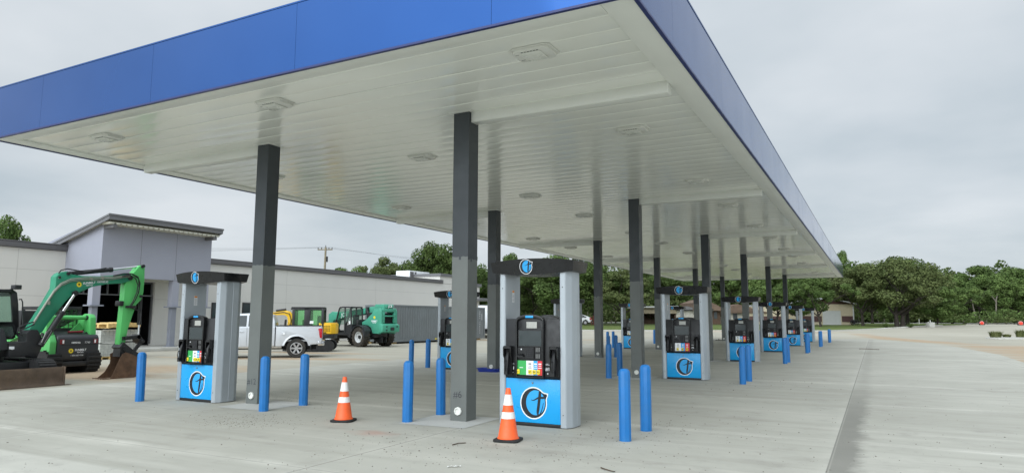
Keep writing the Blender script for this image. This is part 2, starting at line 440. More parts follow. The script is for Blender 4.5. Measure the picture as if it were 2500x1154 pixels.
def lat(u, d): return (u-1250)/CF*d/1.0*1.0
lawn_rows = []
for d in (76, 78, 80, 84, 88, 92, 96, 100, 104, 108, 112, 120, 128):
    r = lat(2010, 76)+(d-76)*1.15 if d > 76 else lat(2010, 76)
    r = min(r, lat(2350, d))
    lawn_rows.append((d, -45, r))
structure(strip('lawn', 'lawn', lawn_rows, .012))
structure(strip('far_verge', 'verge', [(d, -160, 260) for d in (146, 152, 165, 180, 260)], .028))
structure(strip('leaf_litter', 'verge', [(d, -90, lat(1930, d)) for d in (99, 104, 112, 122, 140, 147)], .02))
structure(strip('back_road', 'farroad', [(d, -60, 200) for d in (129, 132, 138)], .02))
structure(strip('road_shoulder', 'verge', [(d, -60, lat(2360, d)) for d in (138.2, 142, 147)], .016))
# kerb along the lawn: a real step
mb = MB(); edge = [D2(-45, 75.8), D2(-10, 75.8), D2(lat(2010, 76), 75.8)]
for i in range(1, 8):
    d, _, r = lawn_rows[i]; edge.append(D2(r+.15, d))
for i in range(len(edge)-1):
    p, q = Vector(edge[i]), Vector(edge[i+1]); n = (q-p).normalized(); n = Vector((n.y, -n.x))*.16
    zp, zq = gz(*p), gz(*q)
    vs = [(p.x, p.y, zp-.1), (q.x, q.y, zq-.1), (q.x+n.x, q.y+n.y, zq-.1), (p.x+n.x, p.y+n.y, zp-.1)]
    vs += [(a, b, c+.22) for a, b, c in vs]
    mb.add(vs, [(0, 3, 2, 1), (4, 5, 6, 7), (0, 1, 5, 4), (1, 2, 6, 5), (2, 3, 7, 6), (3, 0, 4, 7)])
structure(mb.build('kerb', 'kerb'))

# ------------------------------------------------------------------ canopy
W = 0.305; DROW = 9.3972; SPAN = 4.7079; HC = 5.121
X0, X1, Y0, Y1 = -8.834, 4.082, -2.828, 51.815
can = thing('fuel_canopy', 'long flat fuel station canopy with blue fascia, white ribbed ceiling and grey columns', 'canopy', (-2.35, 24.5, 0))
CO = Vector((-2.35, 24.5, 0)); OFF = Matrix.Translation(-CO)
def cmb(): m = MB(); m.M = OFF; return m
# ribbed soffit
def soffit_mat():
    t = NT('glossy_white_soffit'); o = t.objco()
    c = t.mix(t.ramp(t.noise(o, .5, 3), .3, .7), S(228, 230, 222), S(236, 238, 230))
    t.b.inputs['Coat Roughness'].default_value = .12
    t.set(base=c, spec=.55, coat=.22, rough=t.ramp(t.noise(o, 1.2, 3), .3, .7, .11, .19))
    t.bump(t.noise(o, 1.0, 3, .5, (.8, 1.6, 1)), .16, .012)
    return t.m
M['soffit'] = soffit_mat()
mb = cmb(); pan = .4064; prof = []; y = Y0+.02; k = 0
while y < Y1-.02:
    h = random.uniform(-.002, .002)
    for dy, dz in ((0, .010), (.012, .002), (.05, .0003), (.12, -.0013), (.2, -.002), (.28, -.0013), (.35, .0003), (.394, .002)):
        if y+dy < Y1-.02: prof.append((y+dy, HC+dz+(h if 0 < dy else 0)))
    y += pan
n = len(prof)
mb.add([(X0+.05, p[0], p[1]) for p in prof]+[(X1-.05, p[0], p[1]) for p in prof], [(i, i+1, n+i+1, n+i) for i in range(n-1)])
mb.build('soffit', 'soffit', can, smooth=25, recalc=False)
mb = cmb(); mb.box(X0+.06, X1-.06, Y0+.06, Y1-.06, HC+.75, HC+.80); mb.build('roof_sheet', 'deckmetal', can)
# white edge gutter, four butted runs
mb = cmb(); g = .40; z0 = HC-.035; z1 = HC+.03
mb.box(X0+.03, X0+g, Y0+.03, Y1-.03, z0, z1); mb.box(X1-g, X1-.03, Y0+.03, Y1-.03, z0, z1)
mb.box(X0+g+.002, X1-g-.002, Y0+.03, Y0+g*.8, z0, z1); mb.box(X0+g+.002, X1-g-.002, Y1-g*.8, Y1-.03, z0, z1)
mb.build('edge_gutter', 'trim_white', can, bevel=.008)
# fascia panels with open joints over a dark backing
FZ0, FZ1 = HC-.02, HC+.955
mb = cmb(); gp = .0022
def runs(a, b, cuts): c = [a]+sorted(x for x in cuts if a+.1 < x < b-.1)+[b]; return list(zip(c[:-1], c[1:]))
xc = [2.34-3.17*k for k in range(5)]; yc = [1.97+3.2*k-3.2 for k in range(18)]
for a, b in runs(X0, X1, xc):
    mb.box(a+gp, b-gp, Y0-.012, Y0+.03, FZ0, FZ1); mb.box(a+gp, b-gp, Y1-.03, Y1+.012, FZ0, FZ1)
for a, b in runs(Y0+.034, Y1-.034, yc):
    mb.box(X1-.03, X1+.012, a+gp, b-gp, FZ0, FZ1); mb.box(X0-.012, X0+.03, a+gp, b-gp, FZ0, FZ1)
mb.build('fascia', 'canopy_blue', can)
mb = cmb()
for (a, b, c, d) in ((X0+.031, X1-.031, Y0+.031, Y0+.05), (X0+.031, X1-.031, Y1-.05, Y1-.031), (X1-.05, X1-.031, Y0+.052, Y1-.052), (X0+.031, X0+.05, Y0+.052, Y1-.052)):
    mb.box(a, b, c, d, FZ0+.04, FZ1-.02)
mb.build('fascia_backing', 'canopy_lip', can)
mb = cmb(); z0, z1 = FZ0-.03, FZ0-.002
mb.box(X0-.02, X1+.02, Y0-.022, Y0+.028, z0, z1); mb.box(X0-.02, X1+.02, Y1-.028, Y1+.022, z0, z1)
mb.box(X1-.028, X1+.022, Y0+.03, Y1-.03, z0, z1); mb.box(X0-.022, X0+.028, Y0+.03, Y1-.03, z0, z1)
mb.build('fascia_lip', 'canopy_lip', can)
mb = cmb(); z0, z1 = FZ1+.001, FZ1+.025
mb.box(X0-.02, X1+.02, Y0-.02, Y0+.03, z0, z1); mb.box(X0-.02, X1+.02, Y1-.03, Y1+.02, z0, z1)
mb.box(X1-.03, X1+.02, Y0+.032, Y1-.032, z0, z1); mb.box(X0-.02, X0+.03, Y0+.032, Y1-.032, z0, z1)
mb.build('top_cap', 'canopy_blue', can)
for k in range(6):
    yb = k*DROW+.06
    for a, b in ((W+.002, X1-g-.002), (X0+g+.002, -SPAN-.002)):
        mb = cmb(); mb.box(a, b, yb, yb+.19, HC-.18, HC+.01); mb.build('beam', 'trim_white', can, bevel=.006)
PAINT = {(0, 0): 2.64, (0, 1): 2.74, (1, 0): 2.70, (1, 1): 2.75, (1, 2): 2.65, (1, 3): 2.77, (1, 4): 2.71, (1, 5): 2.67}
for side in (0, 1):
    for k in range(6):
        x = 0 if side == 0 else -SPAN; y = k*DROW; hp = PAINT.get((side, k), 2.7)
        mb = cmb(); rnd = random.Random(side*7+k)
        pts = [(x, y), (x+W, y), (x+W, y+W), (x, y+W)]
        for i in range(4):
            p, q = pts[i], pts[(i+1) % 4]; ns = 7; hh = hp+rnd.uniform(-.03, .03); hs = [hh+rnd.uniform(-.012, .012) for _ in range(ns+1)]
            cut = rnd.randint(2, 5)
            for j in range(ns):
                dz = rnd.choice((0, 0, -.05)) if j == cut else 0
                A = [p[0]+(q[0]-p[0])*j/ns, p[1]+(q[1]-p[1])*j/ns]; B = [p[0]+(q[0]-p[0])*(j+1)/ns, p[1]+(q[1]-p[1])*(j+1)/ns]
                mb.add([(*A, 0), (*B, 0), (*B, hs[j+1]+dz), (*A, hs[j]+dz)], [(0, 1, 2, 3)], 0)
                mb.add([(*A, hs[j]+dz), (*B, hs[j+1]+dz), (*B, HC-.003), (*A, HC-.003)], [(0, 1, 2, 3)], 1)
        c = mb.build('column', ['col_low', 'col_top'], can, weld=True, smooth=0)
        mb = cmb(); mb.box(x-.07, x+W+.07, y-.07, y+W+.07, HC-.007, HC+.005); mb.build('collar_plate', 'trim_white', c)
        mb = cmb(); fm = frame((x+.155, y, .165), (1, 0, 0), (0, 0, 1))
        mb.lathe([(.066, 0), (.066, .03), (.048, .034), (.044, .012), (.0, .012)], 8, 0, fm); mb.build('conduit_end', 'pvc', c, smooth=30)
        if side == 0 and k == 0 or side == 1 and k == 0:
            mb = cmb(); s = '#6' if side == 0 else '#12'
            fm = frame((x+.135, y-.002, .42), (1, 0, 0.05), (-.05, 0, 1)); mb.text(s, .155, fm, 0, bold=-.006); mb.build('marker_number', 'ink', c)
# pads round the column feet
for side in (0, 1):
    for k in range(6):
        x = (.05 if side == 0 else -SPAN+.55); y = k*DROW-.05
        mb = MB(); mb.add([(x-.60, y-.60, .008), (x+.58, y-.57, .008), (x+.56, y+.66, .008), (x-.6, y+.64, .008)], [(0, 1, 2, 3)])
        structure(mb.build('footing_pad', 'footing', smooth=0))
# ceiling lights
def make_light():
    t = thing('canopy_light', 'x', 'canopy light')
    mb = MB(); mb.M = Matrix()
    pr_ = [(-.26, -.14), (-.2, -.19), (.2, -.19), (.26, -.14), (.26, .14), (.2, .19), (-.2, .19), (-.26, .14)]
    mb.prism([(a*1.12, b*1.12) for a, b in pr_], 2, -.012, 0); mb.prism(pr_, 2, -.05, -.013)
    mb.box(-.235, -.175, -.1, -.085, -.0525, -.0495, 1); mb.box(-.235, -.175, .085, .1, -.0525, -.0495, 1)
    mb.build('housing', ['fixture', 'dark'], t, bevel=.01)
    mb = MB(); mb.box(-.14, .14, -.14, .14, -.072, -.051); 
    mb.build('lens', 'lens', t, bevel=.012)
    mb = MB()
    for s in (-1, 1):
        for i in range(6): mb.box(-.125+i*.044, -.125+i*.044+.026, s*.149-.006, s*.149+.006, -.0525, -.0501)
    mb.build('vent_slots', 'dark', t)
    return t
l0 = make_light(); first = True
for xi, x in enumerate((2.42, -2.28, -6.78)):
    for k in range(6):
        for d, w in ((-1.83, 'nearer the front than'), (2.3, 'just beyond')):
            lab = 'white canopy light in the %s line, %s the %s row of columns' % (('right-hand', 'middle', 'left-hand')[xi], w, ORD[k])
            loc = (x, k*DROW+d, HC-.003)
            if first: l0.location = loc; l0['label'] = lab; l0['group'] = 'lights in the canopy ceiling'; first = False
            else: dup(l0, loc, None, lab, 'lights in the canopy ceiling')

# ------------------------------------------------------------------ bollards
def bollard(loc, label):
    o = BOL.copy(); COL.objects.link(o); o.location = loc; tag(o, label, 'bollard', 'blue bollards guarding the pump islands')
    o.rotation_euler = (R(random.uniform(-.6, .6)), R(random.uniform(-.6, .6)), random.uniform(0, 6)); return o
mb = MB(); mb.lathe([(.084, -.02), (.083, .90), (.074, .937), (.05, .962), (0, .972)], 10, 0)
BOL = mb.build('bollard', 'bollard', smooth=24)
bpos = []
def BP(side, k, inner, near, x, y):
    isl = ('right', 'left')[side]
    lab = 'blue bollard, %s end of the %s %s pump island, %s of its pair' % (
        'inner' if inner else 'outer', ORD[k], isl, 'nearer' if near else 'farther')
    bpos.append((x, y, lab))
for k in range(6):
    y = k*DROW
    for near, dy in ((1, -.43), (0, .53)):
        BP(0, k, 0, near, 3.1, y+dy); BP(0, k, 1, near, -.52, y+dy-.02+(.02 if k else 0))
        BP(1, k, 1, near, -3.54 if k == 0 else -3.92, y+(dy-.19 if k == 0 else dy))
        if not (k == 0 and not near): BP(1, k, 0, near, -6.84 if k == 0 else -7.37, y+(-.75 if k == 0 else dy+.06))
for i, (x, y, lab) in enumerate(bpos):
    if i == 0: BOL.location = (x, y, 0); tag(BOL, lab, 'bollard', 'blue bollards guarding the pump islands')
    else: bollard((x, y, 0), lab)

# ------------------------------------------------------------------ the round emblem with a script letter pair
def emblem(mb, M_, r, thin=.0012, wi=0, bi=1, li=2):
    "white outline, black ring thick on the left, blue field and a cursive t"
    def P(x, y, z): return M_ @ Vector((x*r, y*r, z))
    def poly(pts, mi, z): mb.ngon([P(x, y, z) for x, y in pts], mi)
    def outline(rad, tail, k):
        pts = []
        for i in range(48):
            a = 2*PI*i/48; x, y = rad*math.cos(a), rad*math.sin(a)
            da = (a-R(29)+PI) % (2*PI)-PI
            b = tail*math.exp(-(da/R(8))**2)
            pts.append((x*(1+b)*.94, y*(1+b)))
        return pts
    poly(outline(1.0, .27, 0), wi, 0); poly(outline(.925, .25, 0), bi, thin)
    blue = [(.145+.70*math.cos(2*PI*i/40)*.95, .03+.775*math.sin(2*PI*i/40)) for i in range(40)]
    poly(blue, li, 2*thin)
    def stroke(path, ws, mi, z):
        for i in range(len(path)-1):
            (x0, y0), (x1, y1) = path[i], path[i+1]; d = Vector((x1-x0, y1-y0)).normalized()
            a, b = ws[i]/2, ws[i+1]/2
            mb.ngon([P(x0-d.y*-a, y0-d.x*a, z), P(x1-d.y*-b, y1-d.x*b, z), P(x1+d.y*-b, y1+d.x*b, z), P(x0+d.y*-a, y0+d.x*a, z)], mi)
    z = 3*thin
    def bez(p, n=9):
        out = []
        for i in range(n+1):
            t = i/n; q = [((1-t)**3*a+3*(1-t)**2*t*b+3*(1-t)*t*t*c+t**3*d) for a, b, c, d in zip(*p)]; out.append(tuple(q))
        return out
    st = bez([(.47, .72), (.42, .3), (.36, -.2), (.30, -.52)])+bez([(.30, -.52), (.27, -.72), (.36, -.78), (.46, -.66)])[1:]
    stroke(st, [.19]*9+[.17-.012*i for i in range(11)], bi, z)
    stroke(bez([(.46, -.66), (.56, -.5), (.66, -.2), (.70, .06)]), [.07-.004*i for i in range(10)], bi, z)
    cr = bez([(-.16, .20), (.05, .06), (.28, .42), (.55, .36)])+bez([(.55, .36), (.72, .32), (.86, .44), (.93, .50)])[1:]
    stroke(cr, [.03+.013*i for i in range(10)]+[.15-.008*i for i in range(9)], bi, z+thin*.5)

# ------------------------------------------------------------------ fuel pump
def tri(mb, x0, x1, z0, z1, y, mi=0): mb.add([(x0, y, z0), (x1, y, z0), (x1, y, z1), (x0, y, z1)], [(0, 1, 2, 3)], mi)

def make_pump(diesel):
    t = thing('fuel_pump', 'x', 'fuel pump')
    mb = MB(); mb.box(-.485, .485, -.235, .235, 0, .05); mb.build('plinth', 'pump_black', t, bevel=.004)
    mb = MB(); mb.box(-.483, .483, -.19, .19, .052, .72); mb.build('cabinet_core', 'pump_black', t)
    # silver end columns, hexagonal in plan with a groove down the middle
    for s in (-1, 1):
        pl = [(.47, -.245), (.485, -.262), (.56, -.262), (.575, -.25), (.628, -.16), (.634, -.14), (.640, -.012), (.632, 0), (.640, .012), (.634, .14), (.628, .16), (.575, .25), (.56, .262), (.485, .262), (.47, .245)]
        mb = MB(); mb.prism([(s*x, y) for x, y in pl], 2, .012, 2.40)
        c = mb.build('end_column', 'pump_silver', t, smooth=0)
        mb = MB()
        for z in (.2, 2.12):
            for ys in (-1, 1): mb.cyl((s*.522, ys*.261, z), (s*.522, ys*.268, z), .008, n=8)
        mb.build('screw', 'machine_black', c)
        if s == -1:
            mb = MB(); mb.add([(-.4685, y, z) for y, z in ((-.04, 1.90), (.04, 1.90), (.04, 2.10), (-.04, 2.10))], [(0, 1, 2, 3)], 0)
            mb.add([(-.4675, y, z) for y, z in ((-.035, 2.06), (.035, 2.06), (.035, 2.095), (-.035, 2.095))], [(0, 1, 2, 3)], 1)
            for i in range(6): mb.add([(-.4675, y, 1.915+i*.022+dz) for y, dz in ((-.03, 0), (.028, 0), (.028, .007), (-.03, .007))], [(0, 1, 2, 3)], 2)
            mb.build('warning_sticker', ['decal_white', 'decal_orange', 'steel'], c, smooth=0)
    # head: the black housing carrying displays on both faces
    mb = MB(); mb.prism([(-.232, .724), (-.262, .76), (-.258, 1.10), (-.235, 1.636), (.235, 1.636), (.258, 1.10), (.262, .76), (.232, .724)], 0, -.4685, .4685)
    mb.build('head_housing', 'pump_black', t, bevel=.008)
    # bowed header
    mb = MB(); n = 18; rows = []
    for i in range(n+1):
        u = -1+2*i/n; b = 1-u*u
        rows.append([(.700*u, -.275-.065*b, 2.368-.045*b), (.722*u, -.305-.075*b, 2.53+.042*b), (.722*u, .305+.075*b, 2.53+.042*b), (.700*u, .275+.065*b, 2.368-.045*b)])
    vs = [p for r_ in rows for p in r_]
    fs = [(i*4+j, (i+1)*4+j, (i+1)*4+(j+1) % 4, i*4+(j+1) % 4) for i in range(n) for j in range(4)]
    mb.add(vs, fs)
    for s in (-1, 1):   # pointed ends
        e = rows[0] if s < 0 else rows[-1]; m0 = (s*.735, 0, 2.37); m1 = (s*.762, 0, 2.525)
        mb.add([*e, m0, m1], [(0, 1, 5, 4), (4, 5, 2, 3), (1, 2, 5), (0, 4, 3)])
    hd = mb.build('header', 'pump_gloss', t, smooth=22)
    for s in (1, -1):
        T = Matrix.Rotation(0 if s == 1 else PI, 4, 'Z')
        def face(): q = MB(); q.M = T; return q
        mb = face(); emblem(mb, frame((-.055, -.3665, 2.447), (1, 0, 0), (0, -.13, 1)), .118); mb.build('header_emblem', ['decal_white', 'decal_black', 'decal_blue'], hd, weld=False, smooth=0)
        mb = face(); mb.box(-.466, .466, -.24, -.192, .055, .716); lp = mb.build('lower_panel', 'pump_blue', t, bevel=.004)
        mb = face(); emblem(mb, frame((.015, -.2415, .352), (1, 0, 0), (0, 0, 1)), .243); mb.build('panel_emblem', ['decal_white', 'decal_black', 'decal_blue'], lp, weld=False, smooth=0)
        mb = face(); mb.cyl((0, -.24, .655), (0, -.249, .655), .014, n=12); mb.build('lock', 'steel', lp)
        # bezel with arched top
        def arch(x0, x1, zb, zs, zp, n=10):
            cx = (x0+x1)/2; h = (x1-x0)/2
            return [(x0, zb), (x1, zb), (x1, zs)]+[(cx+h*math.cos(PI*i/n), zs+(zp-zs)*math.sin(PI*i/n)**.8) for i in range(1, n)]+[(x0, zs)]
        mb = face(); mb.prism(arch(-.245, .205, .745, 1.61, 1.69), 1, -.285, -.2)
        bz = mb.build('bezel', 'pump_black', t, bevel=.003)
        o_ = arch(-.262, .222, .735, 1.60, 1.705, 12); i_ = arch(-.238, .198, .752, 1.585, 1.655, 12)
        mb = face(); m = len(o_)
        mb.add([(x, -.285, z) for x, z in o_]+[(x, -.318, z) for x, z in o_]+[(x, -.318, z) for x, z in i_]+[(x, -.285, z) for x, z in i_],
               [(a*m+i, a*m+(i+1) % m, ((a+1) % 4)*m+(i+1) % m, ((a+1) % 4)*m+i) for a in range(4) for i in range(m)])
        mb.build('rim', 'pump_gloss', bz, bevel=.003)
        mb = face(); mb.box(-.088, .048, -.324, -.3165, 1.652, 1.686); mb.build('number_plate', 'decal_blue', bz, bevel=.004)
        mb = face(); tri(mb, -.083, .098, 1.493, 1.591, -.2885, 1); mb.box(-.092, .107, -.2878, -.284, 1.484, 1.60, 0); mb.build('receipt_display', ['pump_gloss', 'lcd'], t)
        mb = face()
        for gx in (-.19, .13):
            for i in range(7): mb.box(gx-.03, gx+.03, -.2868, -.284, 1.50+i*.013, 1.506+i*.013)
        mb.build('speaker_slots', 'dark', bz)
        mb = face(); mb.box(-.222, .192, -.300, -.284, 1.208, 1.468); mb.box(-.208, .178, -.3025, -.2995, 1.222, 1.454, 1); mb.build('screen', ['pump_gloss', 'screen'], t, bevel=0)
        mb = face(); mb.box(-.238, -.098, -.296, -.284, 1.03, 1.195); mb.prism([(-.295, 1.05), (-.335, 1.055), (-.335, 1.075), (-.295, 1.09)], 0, -.232, -.12); mb.box(-.222, -.135, -.3335, -.2955, 1.092, 1.10, 1)
        mb.cyl((-.168, -.296, 1.168), (-.168, -.299, 1.168), .011, n=10, mi=2); mb.build('card_reader', ['pump_gloss', 'dark', 'decal_white'], t, bevel=0)
        mb = face(); mb.box(-.092, .052, -.31, -.284, 1.03, 1.2); mb.box(-.07, .03, -.3115, -.3095, 1.06, 1.185, 1)
        for i in range(4):
            for j in range(3): mb.box(-.058+j*.028, -.038+j*.028, -.3145, -.311, 1.075+i*.027, 1.093+i*.027, 2)
        mb.build('pin_pad', ['pump_gloss', 'dark', 'machine_black'], t)
        for z in (1.164, 1.068):
            mb = face(); mb.box(.072, .166, -.300, -.284, z-.04, z+.04)
            for i in range(4):
                for j in range(3): mb.box(.085+j*.026, .102+j*.026, -.303, -.2995, z-.03+i*.016, z-.02+i*.016, 1)
            mb.build('keypad', ['pump_gloss', 'steel'], t, bevel=0)
        # price panel
        mb = face(); yq = -.289
        mb.box(-.262, .192, yq+.001, -.284, .772, 1.0, 4)
        if diesel: bands = ((-.256, -.087, 0), (-.087, .038, 1), (.038, .109, 2), (.109, .187, 3))
        else: bands = ((-.215, -.05, 1), (-.05, .062, 2), (.062, .187, 3))
        for a, b, mi in bands:
            tri(mb, a, b, .777, .995, yq, mi); c = (a+b)/2
            if mi: 
                for dz, h, mj in ((.16, .02, 5 if mi == 1 else 6), (.135, .008, 5 if mi == 1 else 6)): tri(mb, c-.024, c+.024, .777+dz, .777+dz+h, yq-.001, mj)
            tri(mb, c-.03, c+.03, .777+.105, .777+.115, yq-.001, 7 if mi == 1 else 1)
        mb.build('price_panel', ['decal_green', 'decal_white', 'decal_blue', 'decal_red', 'pump_black', 'steel', 'decal_white', 'decal_black'], t, weld=False, smooth=0)
        btn = ((-.226, 'DSL', .4), (-.018, '87', .8), (.054, '89', .8), (.124, '93', .8)) if diesel else ((-.14, '87', .8), (-.008, '89', .8), (.118, '93', .8))
        for bx, txt, k in btn:
            mb = face(); mb.box(bx-.03, bx+.03, -.305, -.2895, .79, .86); mb.build('grade_button', 'decal_yellow', t, bevel=.008)
            b_ = COL.objects[-1] if False else None
            mb = face(); mb.text(txt, .052*k, frame((bx, -.3062, .825), (1, 0, 0), (0, 0, 1)), 0, bold=.02); mb.build('grade_lettering', 'decal_black', t, weld=False, smooth=0)
        # nozzle boots and nozzles
        for nx in (.392, -.405):
            mb = face(); x0, x1 = nx-.07, nx+.07
            mb.prism([(-.255, .775), (-.295, .77), (-.30, 1.02), (-.335, 1.07), (-.335, 1.195), (-.31, 1.215), (-.24, 1.215)], 0, x0, x0+.02)
            mb.prism([(-.255, .775), (-.295, .77), (-.30, 1.02), (-.335, 1.07), (-.335, 1.195), (-.31, 1.215), (-.24, 1.215)], 0, x1-.02, x1)
            mb.box(x0+.021, x1-.021, -.335, -.25, 1.175, 1.214); mb.box(x0+.021, x1-.021, -.268, -.25, .775, 1.17, 1)
            hs = mb.build('nozzle_boot', ['pump_gloss', 'dark'], t, bevel=0)
            mb = face(); mb.tube([(nx, -.27, 1.13), (nx, -.30, 1.09), (nx, -.318, 1.03), (nx, -.325, .93), (nx, -.335, .86), (nx, -.345, .80)], [.02, .028, .034, .034, .026, .02], 8)
            mb.tube([(nx, -.335, 1.0), (nx, -.385, .97), (nx, -.395, .90), (nx, -.375, .83), (nx, -.34, .81)], .009, 6)
            mb.box(nx-.03, nx+.03, -.375, -.31, .775, .855)
            mb.build('nozzle', 'pump_black', t, bevel=0)
        mb = face()
        for dx in (.268, -.34):
            mb.text('#1', .07, frame((dx, -.2645, .872), (1, 0, 0), (0, -.01, 1)), 0, bold=.01)
            for q in range(2): tri(mb, dx-.035, dx+.03-.02*q, .935+q*.014, .940+q*.014, -.2632)
            tri(mb, dx-.012, dx+.012, .80, .812, -.2645)
        mb.build('number_decal', 'decal_white', t, weld=False, smooth=0)
    return t
pA = make_pump(True); pB = make_pump(False); usedp = {True: False, False: False}
KIDS.clear()
for o in list(bpy.data.objects):
    if o.parent: KIDS.setdefault(o.parent.name, []).append(o)
for o in list(bpy.data.objects): KIDS.setdefault(o.name, [])
def dupk(root, loc, rz, label, group=None, scale=None):
    def cp(o, par):
        c = o.copy(); COL.objects.link(c); c.parent = par
        for ch in KIDS.get(o.name, []): cp(ch, c)
        return c
    r = cp(root, None); r.location = loc; r['label'] = label
    if rz is not None: r.rotation_euler = (0, 0, rz)
    if group: r['group'] = group
    if scale is not None: r.scale = scale
    return r
PG = 'blue and black fuel pumps under the canopy'
for side in (0, 1):
    for k in range(6):
        dz = (side == 0 and k in (0, 5)) or (side == 1 and k == 0)
        if side == 0: loc = (1.442, k*DROW+(.34 if k == 0 else .42), .004)
        else: loc = (-5.83 if k == 0 else -6.15, k*DROW+(-.02 if k == 0 else .45), .004)
        lab = 'blue and black fuel pump, %s in the %s row%s' % (
            ('nearest', 'second', 'third', 'fourth', 'fifth', 'farthest')[k], ('right-hand', 'left-hand')[side], ', with green diesel square' if dz else '')
        src = pA if dz else pB
        if not usedp[dz]: src.location = loc; src['label'] = lab; src['group'] = PG; usedp[dz] = True
        else: dupk(src, loc, None, lab, PG)

# ------------------------------------------------------------------ traffic cones
def make_cone():
    t = thing('traffic_cone', 'x', 'traffic cone')
    mb = MB(); q = .175; c = .045
    pts = [(q-c, -q), (q, -q+c), (q, q-c), (q-c, q), (-q+c, q), (-q, q-c), (-q, -q+c), (-q+c, -q)]
    mb.prism(pts, 2, 0, .035); mb.build('base', 'rubber', t, bevel=.008)
    def rad(z): return .138-(z-.036)/.664*.108
    def sec(a, b, e=0): return [(rad(a)+e, a), (rad(b)+e, b)]
    zs = [.036, .295, .385, .47, .615, .70]
    mb = MB(); mb.lathe([(.150, .036), (.150, .045), (rad(.05), .06)]+[(rad(z), z) for z in (.295, .385, .47, .615, .692)]+[(.026, .70), (.018, .70), (.018, .66)], 26); mb.build('body', 'cone', t, smooth=40)
    for a, b in ((.30, .385), (.475, .615)):
        mb = MB(); mb.lathe([(rad(a)+.0005, a-.001), (rad(a)+.003, a), (rad(b)+.003, b), (rad(b)+.0005, b+.001)], 26); mb.build('reflective_band', 'cone_white', t)
    return t
c1 = make_cone(); p = at(839, 1027, 2, 0); c1.location = (p.x, p.y, .005); c1.rotation_euler = (0, 0, .35)
c1['label'] = 'orange and white traffic cone standing alone on the concrete between the columns'; c1['group'] = 'orange traffic cones'
p = at(1241, 1075, 2, 0); dup(c1, (p.x, p.y, .005), .2, 'orange and white traffic cone standing in front of the nearest right-hand pump')
bpy.data.objects[-1] if False else None

# ------------------------------------------------------------------ loose things on the concrete
def rock(mb, c, r, rnd, mi=0):
    vs = []; 
    for i in range(5):
        a = 2*PI*i/5+rnd.random(); vs.append((c[0]+r*rnd.uniform(.7, 1.2)*math.cos(a), c[1]+r*rnd.uniform(.6, 1.1)*math.sin(a), c[2]+r*rnd.uniform(-.1, .25)))
    top = (c[0]+r*rnd.uniform(-.3, .3), c[1]+r*rnd.uniform(-.3, .3), c[2]+r*rnd.uniform(.55, .95))
    mb.add(vs+[top], [(i, (i+1) % 5, 5) for i in range(5)], mi)
rnd = random.Random(5); mb = MB()
def scat(n, u0, v0, su, sv, r0, r1):
    for _ in range(n):
        p = at(rnd.gauss(u0, su), min(1190, rnd.gauss(v0, sv)), 2, 0)
        rock(mb, (p.x, p.y, .004), r0+(r1-r0)*rnd.random()**3, rnd)
scat(420, 610, 1025, 75, 9, .004, .013); scat(150, 560, 1034, 40, 5, .004, .012)
scat(160, 1000, 1075, 130, 22, .004, .016); scat(220, 1130, 1105, 170, 25, .004, .013); scat(140, 700, 975, 60, 12, .004, .012)
scat(230, 1600, 1050, 150, 20, .004, .017); scat(200, 1450, 1090, 140, 22, .004, .013); scat(100, 1880, 935, 90, 14, .006, .02); scat(110, 2150, 1000, 200, 60, .004, .013)
for _ in range(620):
    p = at(rnd.uniform(-50, 2500), rnd.uniform(930, 1175), 2, 0); rock(mb, (p.x, p.y, .004), .004+.012*rnd.random()**3, rnd)
g_ = mb.build('gravel', 'stone', weld=False, smooth=0); g_['kind'] = 'stuff'
for (u, v, r, lab) in ((2107, 1055+30, .03, ''),): pass
def stick(pts, r, label):
    P = [at(u, v, 2, 0) for u, v in pts]; mb = MB(); b = P[0]
    mb.M = Matrix.Translation(-b); mb.tube([(p.x, p.y, .012+.006*(i % 2)) for i, p in enumerate(P)], [r*(1-.12*i) for i in range(len(P))], 6)
    mb.v = [Vector((v.x, v.y, v.z+b.z)) for v in mb.v]
    o = mb.build('twig', 'twig', smooth=0); o.location = (b.x, b.y, 0); tag(o, label, 'twig', 'dry twigs on the concrete')
stick([(1468, 1142), (1478, 1147), (1492, 1150), (1502, 1153)], .008, 'curved dark twig lying at the front edge of the concrete')
stick([(1105, 1086), (1120, 1083), (1138, 1081)], .007, 'short straight twig lying left of the cone by the nearest pump')
stick([(2098, 850.5), (2118, 850.8), (2135, 851.5), (2147, 852.3)], .022, 'long thin branch lying far off beside the farthest bollards')
p = at(1108, 1139, 2, 0); mb = MB()
for i in range(6):
    x = -.07+.025*i; h = .012+.012*((i*7) % 3)
    mb.add([(x, -.02+.008*(i % 2), h*.4), (x+.025, -.022+.006*((i+1) % 2), .012+.012*(((i+1)*7) % 3)*.4), (x+.025, .025, .008+.006*(i % 2)), (x, .028-.01*(i % 2), .006)], [(0, 1, 2, 3)])
o = mb.build('paper_scrap', 'paper', smooth=0); o.location = (p.x, p.y, .004); o.rotation_euler = (0, 0, .6)
sm_ = o.modifiers.new('thickness', 'SOLIDIFY'); sm_.thickness = .0015
tag(o, 'crumpled white scrap of paper on the concrete in the foreground', 'paper scrap')
